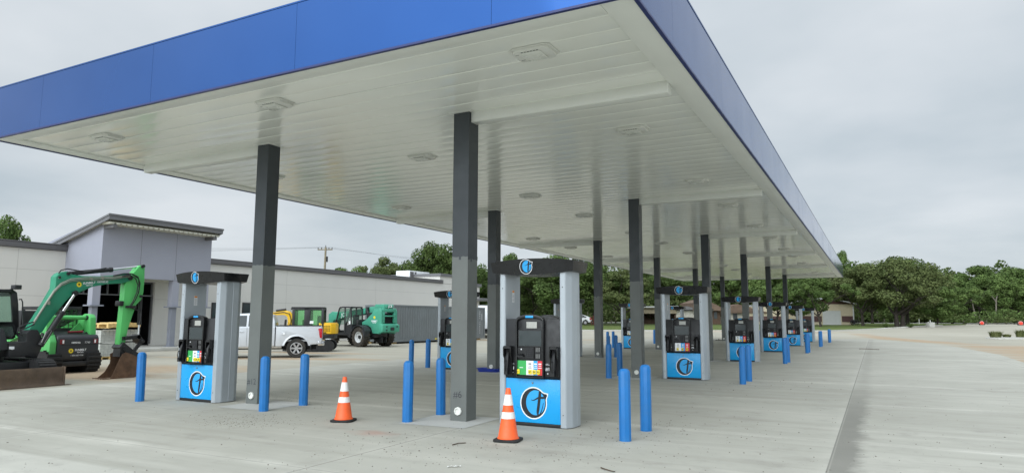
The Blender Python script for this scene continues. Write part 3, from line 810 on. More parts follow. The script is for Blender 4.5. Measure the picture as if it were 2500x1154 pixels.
# shallow blue tub by the second left-hand column
p = at(1196, 906, 2, 0); t = thing('drain_pan', 'shallow blue plastic pan at the foot of the second left-hand column', 'pan', (p.x, p.y, .004), .1)
mb = MB()
def ring(w, d, z): return [(w*math.cos(a)*abs(math.cos(a))**-.5 if False else w*math.copysign(abs(math.cos(a))**.5, math.cos(a)), d*math.copysign(abs(math.sin(a))**.5, math.sin(a)), z) for a in [2*PI*(i+.5)/20 for i in range(20)]]
rs = [ring(.34, .20, 0), ring(.38, .24, .11), ring(.41, .27, .115), ring(.41, .27, .1), ring(.36, .22, .1), ring(.32, .18, .015)]
vs = [q for r_ in rs for q in r_]
mb.add(vs, [(i*20+k, i*20+(k+1) % 20, (i+1)*20+(k+1) % 20, (i+1)*20+k) for i in range(5) for k in range(20)]+[list(range(19, -1, -1)), list(range(100, 120))])
mb.build('pan', 'tub', t, smooth=40)
mb = MB(); mb.tube([(-.3, -.24, .10), (-.1, -.31, .06), (.15, -.29, .03), (.3, -.25, .1)], .012, 6); mb.build('handle', 'tub', t)
p = at(1755, 829.5, 2, 0); mb = MB(); rr = random.Random(3)
for dx, dy, r in ((0, 0, .16), (.2, .05, .12), (-.2, -.03, .11), (.05, .15, .12)): rock(mb, (dx, dy, .0), r, rr)
o = mb.build('rubble_pile', 'stone', smooth=0); o.location = (p.x, p.y, .005); tag(o, 'small grey rubble heap beside the farthest left-hand column', 'rubble')
# ------------------------------------------------------------------ wheels
def wheel(parent, c, side, Rt, w, rimr, tyre='tyre', rim='rim', spokes=6, lugs=0, name='wheel'):
    "axis along local y; side=+1 shows its face towards +y"
    T = frame(c, (1, 0, 0), (0, 0, 1) if side < 0 else (0, 0, -1))   # z of frame = -y or +y
    T = Matrix.Translation(c) @ Matrix.Rotation(-side*PI/2, 4, 'X')
    mb = MB(); h = w/2
    mb.lathe([(rimr, -h*.8), (Rt*.93, -h), (Rt, -h*.72), (Rt, h*.72), (Rt*.93, h), (rimr*1.05, h*.92), (rimr, h*.7), (rimr*.96, h*.2), (rimr*.9, -h*.7)], 30, 0, T, close=True)
    if lugs:
        for i in range(lugs):
            for s in (-1, 1):
                a = 2*PI*(i+(.25*s))/lugs; q = T @ Matrix.Rotation(a, 4, 'Z'); old = mb.M; mb.M = q
                mb.prism([(Rt-.02, -.035), (Rt+.035, -.028), (Rt+.035, .03), (Rt-.02, .045)], 2, s*.015, s*h*.93); mb.M = old
    wt = mb.build(name, tyre, parent, smooth=30)
    mb = MB(); z = h*.35
    mb.lathe([(rimr*.98, h*.8), (rimr*.90, h*.7), (rimr*.86, -h*.2), (0, -h*.2)], 30, 1 if spokes else 0, T, cap=False)
    if spokes:
        mb.lathe([(rimr*.99, h*.82), (rimr*.88, h*.84), (rimr*.85, h*.55)], 30, 0, T, cap=False)
        mb.lathe([(rimr*.24, z-.03), (rimr*.24, h*.7), (0, h*.72)], 14, 0, T)
        for i in range(spokes):
            a = 2*PI*i/spokes; mb.M = T @ Matrix.Rotation(a, 4, 'Z')
            mb.add([(rimr*.15, -.03, h*.62), (rimr*.9, -.042, h*.74), (rimr*.9, .042, h*.74), (rimr*.15, .03, h*.62), (rimr*.15, -.03, h*.3), (rimr*.9, -.042, h*.4), (rimr*.9, .042, h*.4), (rimr*.15, .03, h*.3)],
                   [(0, 1, 2, 3), (0, 4, 5, 1), (3, 2, 6, 7), (1, 5, 6, 2), (4, 7, 6, 5)])
        mb.M = Matrix()
    else:
        mb.lathe([(rimr*.5, -h*.2), (rimr*.5, h*.25), (rimr*.42, h*.35), (0, h*.35)], 18, 0, T)
        mb.lathe([(rimr*.99, h*.82), (rimr*.80, h*.25), (rimr*.55, h*.15)], 30, 0, T, cap=False)
    mb.build('rim', [rim, 'dark'], wt, smooth=35)
    if not spokes:
        mb = MB(); mb.lathe([(rimr*.32, h*.3), (rimr*.30, h*.6), (0, h*.62)], 16, 0, T); mb.build('hub', 'machine_black', wt)
    return wt

def arc(cx, cz, r, a0, a1, n): return [(cx+r*math.cos(R(a0+(a1-a0)*i/n)), cz+r*math.sin(R(a0+(a1-a0)*i/n))) for i in range(n+1)]

# ------------------------------------------------------------------ silver pickup
def make_pickup():
    p = at(723, 871.5, 2, 0); hx, hy = -.742, -.67
    n = Vector((-hy, hx))*.0; hd = Vector((hx, hy)).normalized(); lf = Vector((-hd.y, hd.x))
    o = Vector((p.x, p.y))-lf*.86*.97
    t = thing('pickup_truck', 'silver crew cab pickup truck parked behind the nearest left-hand column', 'pickup truck', (o.x, o.y, 0), math.atan2(hd.y, hd.x), scale=.97)
    body = [(-1.17, .60), (-.56, .58)]+arc(0, .42, .53, 163, 17, 14)+[(.62, .50), (2.9, .48)]+arc(3.55, .42, .53, 173, 7, 14)+[(4.25, .52), (4.50, .62), (4.55, .95), (4.46, 1.10), (3.9, 1.20), (2.78, 1.27), (2.62, 1.32), (.94, 1.34)]
    cab = body
    def side_y(z): return .99 if z < 1.0 else .99-.05*(z-1.0)
    mb = MB()
    # cab and front lower body, with a waist crease; bed is its own part
    low = [q for q in body if q[0] > .8]
    def tap(mb_, pts, inset=0, y_of=side_y, mi=0):
        n_ = len(pts)
        mb_.add([(x, y_of(z)-inset, z) for x, z in pts]+[(x, -y_of(z)+inset, z) for x, z in pts],
                [list(range(n_)), list(range(2*n_-1, n_-1, -1))]+[(i, (i+1) % n_, n_+(i+1) % n_, n_+i) for i in range(n_)], mi)
    front = [(.905, .50), (2.9, .48)]+arc(3.55, .42, .53, 173, 7, 14)+[(4.25, .52), (4.50, .62), (4.55, .95), (4.46, 1.10), (4.1, 1.19), (3.45, 1.26), (3.3, 1.31), (.905, 1.345)]
    tap(mb, front); b = mb.build('body', 'truck', t, bevel=.03, seg=3, smooth=40)
    bed = [(-1.17, .60), (-.56, .56)]+arc(0, .42, .53, 163, 17, 14)+[(.62, .50), (.885, .50), (.885, 1.372), (-1.12, 1.385), (-1.2, 1.30), (-1.21, .75)]
    mb = MB(); y_ = lambda z: (.985 if z < 1.0 else .985-.045*(z-1.0))
    n_ = len(bed)
    for s in (1, -1):   # two side walls
        mb.add([(x, s*y_(z), z) for x, z in bed]+[(x, s*(y_(z)-.12), z) for x, z in bed], [list(range(n_)), list(range(2*n_-1, n_-1, -1))]+[(i, (i+1) % n_, n_+(i+1) % n_, n_+i) for i in range(n_)])
    bd = mb.build('bed', 'truck', t, bevel=.025, seg=3, smooth=40)
    mb = MB(); mb.box(-1.17, .88, -.85, .85, .70, .78); mb.box(-1.19, -1.10, -.86, .86, .70, 1.34); mb.build('tailgate', 'truck', bd, bevel=.01)
    mb = MB()
    for s in (1, -1): mb.box(-1.16, .88, s*.915-.07, s*.915+.07, 1.37, 1.405)
    mb.build('bed_rail_cap', 'rubber', bd, bevel=.01)
    # flared arch lips
    mb = MB()
    for cx in (0, 3.55):
        for s in (1, -1):
            o_ = arc(cx, .42, .60, 170, 10, 16); i_ = arc(cx, .42, .52, 168, 12, 16); m = len(o_)
            vs = [(x, s*.985, z) for x, z in o_]+[(x, s*1.012, z) for x, z in i_]+[(x, s*.95, z) for x, z in i_]
            mb.add(vs, [(i, i+1, m+i+1, m+i) for i in range(m-1)]+[(m+i, m+i+1, 2*m+i+1, 2*m+i) for i in range(m-1)])
    mb.build('wheel_arch', 'truck', t, smooth=60, recalc=False)
    # greenhouse
    def gy(z): return .94-.20*(z-1.33)/.58
    gh = [(3.42, 1.26), (2.66, 1.84), (2.42, 1.905), (1.9, 1.935), (1.25, 1.92), (1.05, 1.87), (.95, 1.62), (.905, 1.30)]
    mb = MB(); tap(mb, gh, 0, gy); mb.build('cab', 'truck', t, bevel=.03, seg=3, smooth=40)
    mb = MB()
    wins = [[(3.12, 1.36), (2.62, 1.77), (2.44, 1.82), (2.10, 1.83), (2.10, 1.36)], [(2.02, 1.36), (2.02, 1.835), (1.45, 1.83), (1.36, 1.80), (1.36, 1.36)], [(1.31, 1.42), (1.31, 1.79), (1.24, 1.77), (1.14, 1.66), (1.12, 1.44)]]
    for w in wins:
        for s in (1, -1): mb.ngon([(x, s*(gy(z)+.007), z) for x, z in w])
    mb.ngon([(3.36, y, 1.32) for y in (-.8, .8)]+[(2.72, .66, 1.81), (2.72, -.66, 1.81)]); mb.ngon([(.90, y, 1.40) for y in (-.75, .75)]+[(1.02, .65, 1.80), (1.02, -.65, 1.80)])
    mb.v = [Vector((v.x+(.012 if v.x > 2.7 and abs(v.y) < .82 and abs(abs(v.y)-gy(v.z)-.007) > .004 else 0), v.y, v.z)) for v in mb.v]
    mb.build('side_window', 'glass', t, weld=False, smooth=0)
    for s in (1, -1):
        for x in (1.30, 2.28):
            mb = MB(); mb.tube([(x-.1, s*.995, 1.13), (x-.08, s*1.02, 1.135), (x+.08, s*1.02, 1.135), (x+.1, s*.995, 1.13)], .014, 6); mb.build('door_handle', 'truck', t)
        mb = MB()
        for x, a, c in ((.895, .52, 1.34), (2.06, .52, 1.32), (3.16, .52, 1.28)): mb.box(x-.004, x+.004, s*.990, s*.9925, a, c) if x > 1 else mb.box(x-.012, x+.012, s*.93, s*.988, a, c)
        mb.build('door_gap', 'dark', t)
        mb = MB(); mb.prism([(-1.225, 1.26), (-1.10, 1.28), (-.99, 1.255), (-1.05, 1.10), (-1.10, .86), (-1.225, .84)], 1, s*.93, s*.998); mb.build('tail_light', 'tail_red', t, bevel=.008)
        mb = MB(); mb.box(-.62, -.58, s*.72, s*.99, .26, .52); mb.build('mud_flap', 'rubber', t)
        mb = MB(); mb.box(.62, 2.9, s*.90, s*.975, .42, .50); mb.build('sill', 'truck_dirt', t, bevel=.01)
        mb = MB(); mb.prism([(3.0, 1.34), (3.12, 1.34), (3.12, 1.54), (3.0, 1.56)], 1, s*1.02, s*1.2); mb.tube([(3.0, s*.93, 1.36), (3.05, s*1.05, 1.4)], .02, 6); mb.build('wing_mirror', 'truck', t, bevel=.02)
        mb = MB(); mb.prism([(4.28, .82), (4.54, .80), (4.50, 1.06), (4.2, 1.08)], 1, s*.72, s*.965); mb.build('headlight', 'lens', t, bevel=.01)
        for x in (0, 3.55): wheel(t, Vector((x, s*.84, .412)), s, .412, .275, .262, spokes=6)
    mb = MB(); mb.box(.45, .63, .989, .994, .97, 1.13); mb.build('fuel_door', 'truck', t, bevel=.002)
    mb = MB(); mb.box(.495, .575, .9945, .996, 1.01, 1.09); mb.build('fuel_sticker', 'decal_white', t)
    mb = MB(); mb.prism([(-1.21, -.98), (-1.36, -.90), (-1.36, .90), (-1.21, .98), (-1.0, .985), (-1.0, -.985)], 2, .52, .74); mb.build('rear_bumper', 'chrome', t, bevel=.02)
    mb = MB(); mb.box(-.9, 4.3, -.62, .62, .36, .62); mb.box(-.65, .65, -.78, .78, .45, 1.0); mb.box(2.9, 4.2, -.78, .78, .5, 1.05); mb.cyl((0, -.7, .41), (0, .7, .41), .09); mb.build('underbody', 'dark', t)
    mb = MB(); mb.prism([(4.40, .45), (4.66, .55), (4.64, .80), (4.52, .82)], 1, -.93, .93); mb.build('front_bumper', 'chrome', t, bevel=.02)
    mb = MB(); mb.box(4.47, 4.56, -.62, .62, .84, 1.09); mb.build('grille', 'dark', t)
    for ch in list(bpy.data.objects):      # short rear overhang
        if ch.type == 'MESH' and ch.parent is not None and (ch.parent == t or ch.parent.parent == t):
            for v in ch.data.vertices:
                if v.co.x < -.6: v.co.x = -.6+(v.co.x+.6)*.76
    return t
make_pickup()

# ------------------------------------------------------------------ lettering with a sunflower badge
def rental_badge(mb, M_, s, wi=0, yi=1, di=2):
    "yellow sunflower, then SUNBELT over RENTALS"
    pts = []
    for i in range(24):
        a = 2*PI*i/24; r = (.62 if i % 2 else .40)*s; pts.append(M_ @ Vector((-1.9*s+r*math.cos(a), r*math.sin(a), 0)))
    mb.ngon(pts, yi); mb.disc((-1.9*s, 0), .2*s, M_, 16, di, .0015)
    mb.text('SUNBELT', .62*s, M_ @ Matrix.Translation((.15*s, .15*s, .001)), wi, bold=.03, shear=.15)
    mb.text('RENTALS', .34*s, M_ @ Matrix.Translation((.15*s, -.36*s, .001)), wi, bold=.02)

# ------------------------------------------------------------------ green excavator, boom swung along the canopy
XE = -12.45
def e1(u, v, X=XE):
    q = at(.4334*u, 500+.4334*v, 0, X); return (q.y, q.z)
EX = Vector((-13.3, -.7, 0))
exc = thing('green_excavator', 'green mini excavator with raised boom, rusty bucket and muddy dozer blade', 'excavator', EX)
def emb(): m = MB(); m.M = Matrix.Translation(-EX); return m
def E1(pts, X=XE): return [e1(u, v, X) for u, v in pts]
boom = E1([(165, 700), (205, 640), (262, 552), (312, 465), (318, 402), (335, 385), (350, 377), (385, 371), (402, 388), (470, 397), (560, 399), (650, 394), (722, 384), (742, 392), (746, 408), (735, 425), (690, 439), (600, 444), (520, 459), (452, 489), (428, 502), (404, 507), (372, 540), (330, 590), (272, 664), (240, 712), (200, 735)])
mb = emb(); mb.prism(boom, 0, XE, XE-.26); bo = mb.build('boom', 'exc_green', exc, bevel=.012)
mb = emb()
for u, v, r in ((385, 384, .045), (425, 492, .06), (735, 405, .055), (335, 405, .03)):
    q = e1(u, v); mb.cyl((XE+.03, *q), (XE-.29, *q), r, n=16)
mb.build('pivot_pin', 'machine_black', bo)
mb = emb(); q = e1(500, 441, XE+.004); rental_badge(mb, frame((XE+.004, *q), (0, 1, .13), (0, -.13, 1)), .13)
q = e1(578, 431, XE+.004); mb.text('10098530', .08, frame((XE+.004, *q), (0, 1, .06), (0, -.06, 1)), 0, bold=.01)
mb.build('boom_lettering', ['decal_white', 'decal_yellow', 'dark'], bo, weld=False, smooth=0)
mb = emb(); q = E1([(329, 402), (337, 402), (337, 412), (329, 412)], XE+.004); mb.ngon([(XE+.004, *k) for k in q]); mb.build('white_patch', 'decal_white', bo, smooth=0)
stick_ = E1([(786, 345), (795, 338), (812, 336), (820, 345), (818, 420), (812, 490), (800, 530), (772, 560), (752, 615), (724, 700), (706, 790), (692, 806), (680, 800), (676, 770), (690, 640), (701, 540), (709, 445), (728, 405), (752, 385)])
mb = emb(); mb.prism(stick_, 0, XE-.02, XE-.24); sk = mb.build('stick', 'stick_green', exc, bevel=.012)
mb = emb()
for u, v, r in ((805, 344, .045), (795, 512, .04), (692, 790, .05), (735, 408, .07)):
    q = e1(u, v); mb.cyl((XE+.02, *q), (XE-.28, *q), r, n=16)
mb.build('pivot_pin', 'machine_black', sk)
def cylinder(name, a, b, c, X, r, rr):
    a, b, c = [Vector((X, *e1(*k, X))) for k in (a, b, c)]
    mb = emb(); mb.cyl(a, b, r, n=16); mb.cyl(b-(b-a).normalized()*.05, b+(b-a).normalized()*.02, r*1.18, n=16); cy = mb.build(name, 'machine_black', exc, smooth=40)
    mb = emb(); mb.cyl(b, c, rr, n=12); mb.build('piston_rod', 'chrome', cy, smooth=40); mb = emb(); mb.cyl(c+Vector((.05, 0, 0)), c-Vector((.05, 0, 0)), rr*1.7, n=12); mb.build('rod_eye', 'machine_black', cy, smooth=40)
cylinder('stick_cylinder', (398, 384), (628, 362), (805, 343), XE-.13, .06, .03)
cylinder('boom_cylinder', (228, 790), (352, 602), (425, 495), XE+.10, .072, .035)
cylinder('bucket_cylinder', (793, 515), (785, 668), (779, 740), XE-.13, .052, .027)
mb = emb(); q = [Vector((XE+.19, *e1(u, v, XE+.19))) for u, v in ((236, 770), (262, 712), (285, 700), (292, 706), (250, 778))]; mb.tube([*q, q[0]], .012, 5); mb.build('cylinder_guard', 'steel', exc)
mb = emb()
for dv, xo in ((0, .02), (7, .045), (15, .02)):
    P = [(186, 660+dv), (250, 560+dv), (305, 478+dv), (345, 438+dv), (400, 414+dv), (480, 406+dv), (560, 405+dv), (640, 402+dv), (700, 396+dv*.6), (735, 396+dv*.6)]
    mb.tube([(XE+xo, *e1(u, v, XE+xo)) for u, v in P], .011, 6)
for u, v in ((270, 545), (512, 410), (575, 406)): q = e1(u, v); mb.box(XE, XE+.06, q[0]-.03, q[0]+.03, q[1]-.06, q[1]+.03)
mb.build('hydraulic_line', 'pipe', bo, smooth=50)
for P, xo in (([(700, 396), (745, 385), (778, 402), (790, 440), (782, 490), (765, 530), (745, 560), (738, 580)], .04), ([(690, 400), (735, 392), (765, 412), (778, 450), (772, 490), (750, 540), (728, 572)], .07),
              ([(640, 396), (700, 384), (740, 384), (782, 412), (786, 470), (778, 500)], .02), ([(330, 385), (345, 365), (380, 357), (430, 366), (470, 372)], -.05), ([(190, 655), (140, 672), (105, 690), (100, 715), (130, 735)], .05), ([(195, 668), (150, 690), (118, 700), (118, 730)], .1),
              ([(733, 575), (770, 588), (795, 600), (795, 640), (784, 668)], .03), ([(590, 360), (600, 352), (470, 380), (420, 388)], -.02)):
    mb = emb(); mb.tube([(XE+xo, *e1(u, v, XE+xo)) for u, v in P], .016, 6); mb.build('rubber_hose', 'machine_black', exc, smooth=50)
mb = emb(); q = e1(735, 572); mb.box(XE-.01, XE+.07, q[0]-.14, q[0]+.14, q[1]-.03, q[1]+.04)
mb.build('hose_clamp', 'machine_black', exc)
mb = emb(); q = e1(688, 550); mb.box(XE-.2, XE+.02, q[0]-.08, q[0]+.05, q[1]-.08, q[1]+.06); mb.build('boom_lamp', 'machine_black', exc, bevel=.02)
# bucket
mb = emb(); bk = E1([(668, 838), (690, 826), (712, 832), (745, 846), (772, 862), (777, 890), (772, 925), (756, 955), (728, 971), (690, 979), (640, 983), (600, 984), (592, 980), (600, 972), (640, 938), (668, 890), (672, 860)])
mb.prism(bk, 0, XE+.16, XE+.145); mb.prism(bk, 0, XE-.38, XE-.395)
shell = E1([(712, 832), (745, 846), (772, 862), (777, 890), (772, 925), (756, 955), (728, 971), (690, 979), (640, 983), (596, 984)])
inn = [(y*.0+y-(y-shell[3][0])*.0, z) for y, z in shell]
m = len(shell); cy = sum(p[0] for p in shell)/m-.08; cz = sum(p[1] for p in shell)/m+.06
ins = [(y+(cy-y)*.06, z+(cz-z)*.06) for y, z in shell]
vs = [(x, *q) for x in (XE+.145, XE-.38) for q in shell]+[(x, *q) for x in (XE+.145, XE-.38) for q in ins]
mb.add(vs, [(i, i+1, m+i+1, m+i) for i in range(m-1)]+[(2*m+i, 3*m+i, 3*m+i+1, 2*m+i+1) for i in range(m-1)])
for i in range(5):
    x = XE+.15-.115*i; mb.prism(E1([(612, 972), (612, 985), (566, 980), (566, 975)]), 0, x, x-.06)
mb.prism(E1([(662, 848), (672, 838), (680, 900), (610, 975), (604, 970)]), 0, XE+.168, XE+.16)
bu = mb.build('bucket', 'rust', exc, smooth=30, recalc=True)
mb = emb()
def bar(a, b, w, x0, x1):
    a = Vector(e1(*a)); b = Vector(e1(*b)); d = (b-a).normalized(); n = Vector((-d.y, d.x))*w
    mb.prism([tuple(a+n-d*w), tuple(b+n+d*w), tuple(b-n+d*w), tuple(a-n-d*w)], 0, x0, x1)
bar((700, 748), (780, 740), .05, XE+.04, XE-.28); bar((780, 740), (800, 765), .05, XE+.04, XE-.28); bar((795, 768), (742, 832), .04, XE+.05, XE-.02); bar((690, 795), (745, 838), .09, XE+.08, XE-.3); bar((745, 838), (768, 850), .09, XE+.1, XE-.3); bar((685, 800), (680, 840), .06, XE+.06, XE-.26)
for u, v in ((692, 800), (742, 838), (795, 765), (705, 748)): q = e1(u, v); mb.cyl((XE+.12, *q), (XE-.34, *q), .04, n=12)
mb.build('bucket_linkage', 'machine_black', exc, smooth=30)
# dozer blade, facing the canopy
mb = emb(); pr_ = [(-11.60, .02), (-11.66, .0), (-11.74, .04), (-11.76, .22), (-11.72, .44), (-11.68, .45), (-11.66, .40), (-11.69, .22), (-11.665, .08)]
mb.prism([(x, z) for x, z in pr_], 1, -1.75, .47)
mb.box(-11.77, -11.62, .472, .49, 0, .455); mb.box(-11.77, -11.62, -1.77, -1.752, 0, .455); mb.box(-11.72, -11.56, -1.75, .62, 0, .012)
mb.build('dozer_blade', 'blade', exc, smooth=50)
mb = emb(); mb.prism([(-11.78, .1), (-13.0, .28), (-13.0, .44), (-11.78, .32)], 1, -.35, -.2); mb.prism([(-11.78, .1), (-13.0, .28), (-13.0, .44), (-11.78, .32)], 1, -1.1, -.95); mb.build('blade_arm', 'machine_black', exc)
# rubber tracks
for y0, y1 in ((.0, .42), (-1.70, -1.28)):
    mb = emb(); L = []
    for i in range(13): a = R(90-180*i/12); L.append((-12.15+.30*math.cos(a), .31+.30*math.sin(a)))
    for i in range(13): a = R(-90-180*i/12); L.append((-14.15+.30*math.cos(a), .31+.30*math.sin(a)))
    mb.prism(L, 1, y0, y1)
    per = []
    for i in range(len(L)):
        p, q = Vector(L[i]), Vector(L[(i+1) % len(L)]); n_ = max(1, round((q-p).length/.13))
        for k in range(n_): per.append((p+(q-p)*(k+.5)/n_, (q-p).normalized()))
    for p, d in per[::1]:
        n_ = Vector((-d.y, d.x)) if False else Vector((d.y, -d.x))*-1
        out = Vector((p.x-(-13.15), p.y-.31)); n_ = Vector((d.y, -d.x)); n_ = n_ if n_.dot(out) > 0 else -n_
        a = p-d*.03; b = p+d*.03
        mb.prism([tuple(a-n_*.005), tuple(b-n_*.005), tuple(b+n_*.022), tuple(a+n_*.022)], 1, y0+.01, y1-.01)
    mb.build('rubber_track', 'rubber', exc, smooth=20)
mb = emb(); mb.box(-14.0, -12.3, -1.27, -.01, .22, .58); mb.cyl((-13.3, -.65, .5), (-13.3, -.65, .72), .5, n=24); mb.build('undercarriage', 'machine_black', exc, bevel=.02)
# upper structure
mb = emb(); mb.prism([(-1.95, .72), (.02, .70), (.12, .78), (.10, .95), (-.10, 1.05), (-1.9, 1.1)], 0, -12.55, -14.25); mb.build('deck', 'machine_black', exc, bevel=.03)
mb = emb(); mb.prism([(-2.1, .78), (-.62, .78), (-.56, .98), (-.60, 1.30), (-.72, 1.48), (-2.1, 1.52)], 0, -12.42, -13.0); mb.build('engine_cover', 'exc_green', exc, bevel=.05, seg=3)
mb = emb(); mb.prism(E1([(0, 690), (22, 700), (42, 770), (44, 812), (0, 815)], -12.4), 0, -12.405, -12.39); mb.build('cover_panel', 'loader_black', exc, bevel=.004)
mb = emb(); mb.prism(E1([(140, 720), (165, 700), (205, 700), (236, 755), (228, 800), (200, 860), (150, 850), (40, 855), (40, 775), (140, 765)], XE-.02), 0, XE+.06, XE-.34); mb.build('swing_bracket', 'machine_black', exc, bevel=.02)
mb = emb(); mb.prism(E1([(52, 794), (82, 794), (82, 808), (70, 812), (52, 808)], XE+.065), 0, XE+.064, XE+.0655); mb.build('deck_decal', 'decal_white', exc, smooth=0)
# cab: black frame, glass on all sides
CX0, CX1 = -12.95, -14.15
def ec(u, v): return e1(u, v, CX0)
outl = [ec(-160, 470), ec(72, 472), ec(98, 490), ec(106, 560), ec(108, 690), ec(104, 740), ec(-160, 740)]
ho = [ec(-130, 492), ec(52, 492), ec(66, 505), ec(74, 655), ec(-130, 655)]
lo_ = [ec(-130, 680), ec(74, 680), ec(88, 735), ec(-130, 735)]
yb, yf = outl[0][0], outl[4][0]; zt = outl[0][1]
mb = emb()
for X in (CX0, CX1):
    d = -.07 if X == CX0 else .07
    a, b = X, X+d
    for seg in ([outl[0], outl[1], (ho[1][0], ho[1][1]), (ho[0][0], ho[0][1])], [outl[1], outl[2], outl[3], outl[4], (ho[3][0], ho[3][1]), (ho[2][0], ho[2][1]), (ho[1][0], ho[1][1])],
                [(ho[4][0], ho[4][1]), (ho[3][0], ho[3][1]), outl[4], outl[5], lo_[1], lo_[0]], [outl[0], ho[0], ho[4], lo_[0], lo_[3], outl[6]]):
        mb.prism(seg, 0, a, b)
mb.prism([(outl[0][0], zt-.05), (outl[1][0]-.02, zt-.05), (outl[1][0]-.04, zt+.012), (outl[0][0], zt+.02)], 0, CX0+.02, CX1-.02)
mb.box(CX1+.071, CX0-.071, yf-.10, yf-.02, lo_[2][1]-.05, ho[3][1]-.02)
mb.box(CX1+.071, CX0-.071, yf-.16, yf-.08, zt-.14, zt-.051)
cb = mb.build('cab_frame', 'machine_black', exc, bevel=.008)
mb = emb()
for X in (CX0-.035, CX1+.035):
    mb.ngon([(X, *q) for q in ho]); mb.ngon([(X, *q) for q in lo_])
mb.ngon([(CX0-.07, yf-.05, ho[3][1]), (CX1+.07, yf-.05, ho[3][1]), (CX1+.07, yf-.11, zt-.1), (CX0-.07, yf-.11, zt-.1)])
mb.build('cab_window', 'clear_glass', cb, weld=False, smooth=0)
mb = emb(); q = e1(15, 645, -13.5); mb.box(-13.8, -13.3, q[0]-.25, q[0]+.22, 1.1, 1.3); mb.prism([(q[0]-.3, 1.25), (q[0]-.15, 1.25), (q[0]-.2, 1.92), (q[0]-.34, 1.92)], 0, -13.78, -13.32); mb.build('seat', 'rubber', exc, bevel=.03)
mb = emb(); q = Vector((CX0-.1, *e1(90, 466, CX0-.1))); mb.box(q.x-.1, q.x+.1, q.y-.07, q.y+.09, q.z-.03, q.z+.08); mb.tube([(q.x, q.y-.18, q.z-.06), (q.x, q.y, q.z)], .02, 6); mb.build('work_light', 'machine_black', exc, bevel=.01)
mb = emb(); mb.tube([(CX0+.1, *e1(u, v, CX0+.1)) for u, v in ((108, 530), (122, 528), (128, 545), (130, 610), (130, 672), (110, 690))], .016, 6); mb.build('grab_rail', 'machine_black', exc, smooth=50)
mb = emb(); q = e1(170, 610, -14.0)
q = e1(188, 625, -14.2); mb.box(-14.5, -14.2, q[0]-.3, q[0]+.28, q[1]-.42, q[1]+.16); mb.build('side_box', 'machine_black', exc, bevel=.03)

# ------------------------------------------------------------------ green tracked loader seen from behind
SL = Vector((-16.3, 2.9, 0)); sl = thing('track_loader', 'green compact track loader with dark tailgate behind the excavator bucket', 'track loader', SL)
def smb(): m = MB(); m.M = Matrix.Translation(-SL); return m
XR = -15.3
mb = smb(); mb.prism([(XR-.02, .36), (XR+.0, .55), (XR, 1.03), (XR-.06, 1.13), (XR-.35, 1.19), (XR-.9, 1.25), (XR-.9, .36)], 1, 2.27, 3.52); mb.build('tailgate', 'loader_black', sl, bevel=.05, seg=3)
mb = smb(); mb.box(XR-.06, XR+.05, 2.24, 3.56, .20, .35); mb.box(XR-1.9, XR-.1, 2.45, 3.35, .2, 1.0); mb.build('bumper_frame', 'machine_black', sl, bevel=.03)
mb = smb(); mb.box(XR+.002, XR+.006, 2.40, 3.40, .835, .845); mb.box(XR+.002, XR+.006, 2.40, 3.40, .42, .43); mb.build('panel_crease', 'dark', sl)
for y0, s in ((2.34, 1), (3.34, -1)):
    mb = smb(); mb.box(XR-.05, XR+.016, y0, y0+.125, .87, 1.01); tl = mb.build('tail_light', 'lamp_red', sl, bevel=.006)
    mb = smb(); a = y0+.065 if s > 0 else y0+.012; mb.box(XR+.0165, XR+.019, a, a+.048, .89, .99); mb.build('reverse_lens', 'decal_white', tl)
mb = smb(); rental_badge(mb, frame((XR+.008, 2.93, .665), (0, 1, 0), (0, 0, 1)), .135); mb.build('rental_badge', ['decal_white', 'decal_yellow', 'rust'], sl, weld=False, smooth=0)
mb = smb(); mb.text('1-800-667-9328', .058, frame((XR+.008, 2.86, .525), (0, 1, 0), (0, 0, 1)), 0); mb.build('phone_lettering', 'decal_white', sl, weld=False, smooth=0)
mb = smb(); mb.text('10092152', .068, frame((XR+.009, 2.80, .905), (0, 1, 0), (0, 0, 1)), 0, bold=.035); mb.text('T740', .08, frame((XR+.009, 3.14, .905), (0, 1, 0), (0, 0, 1)), 0, shear=.2)
mb.build('number_lettering', 'decal_white', sl, weld=False, smooth=0)
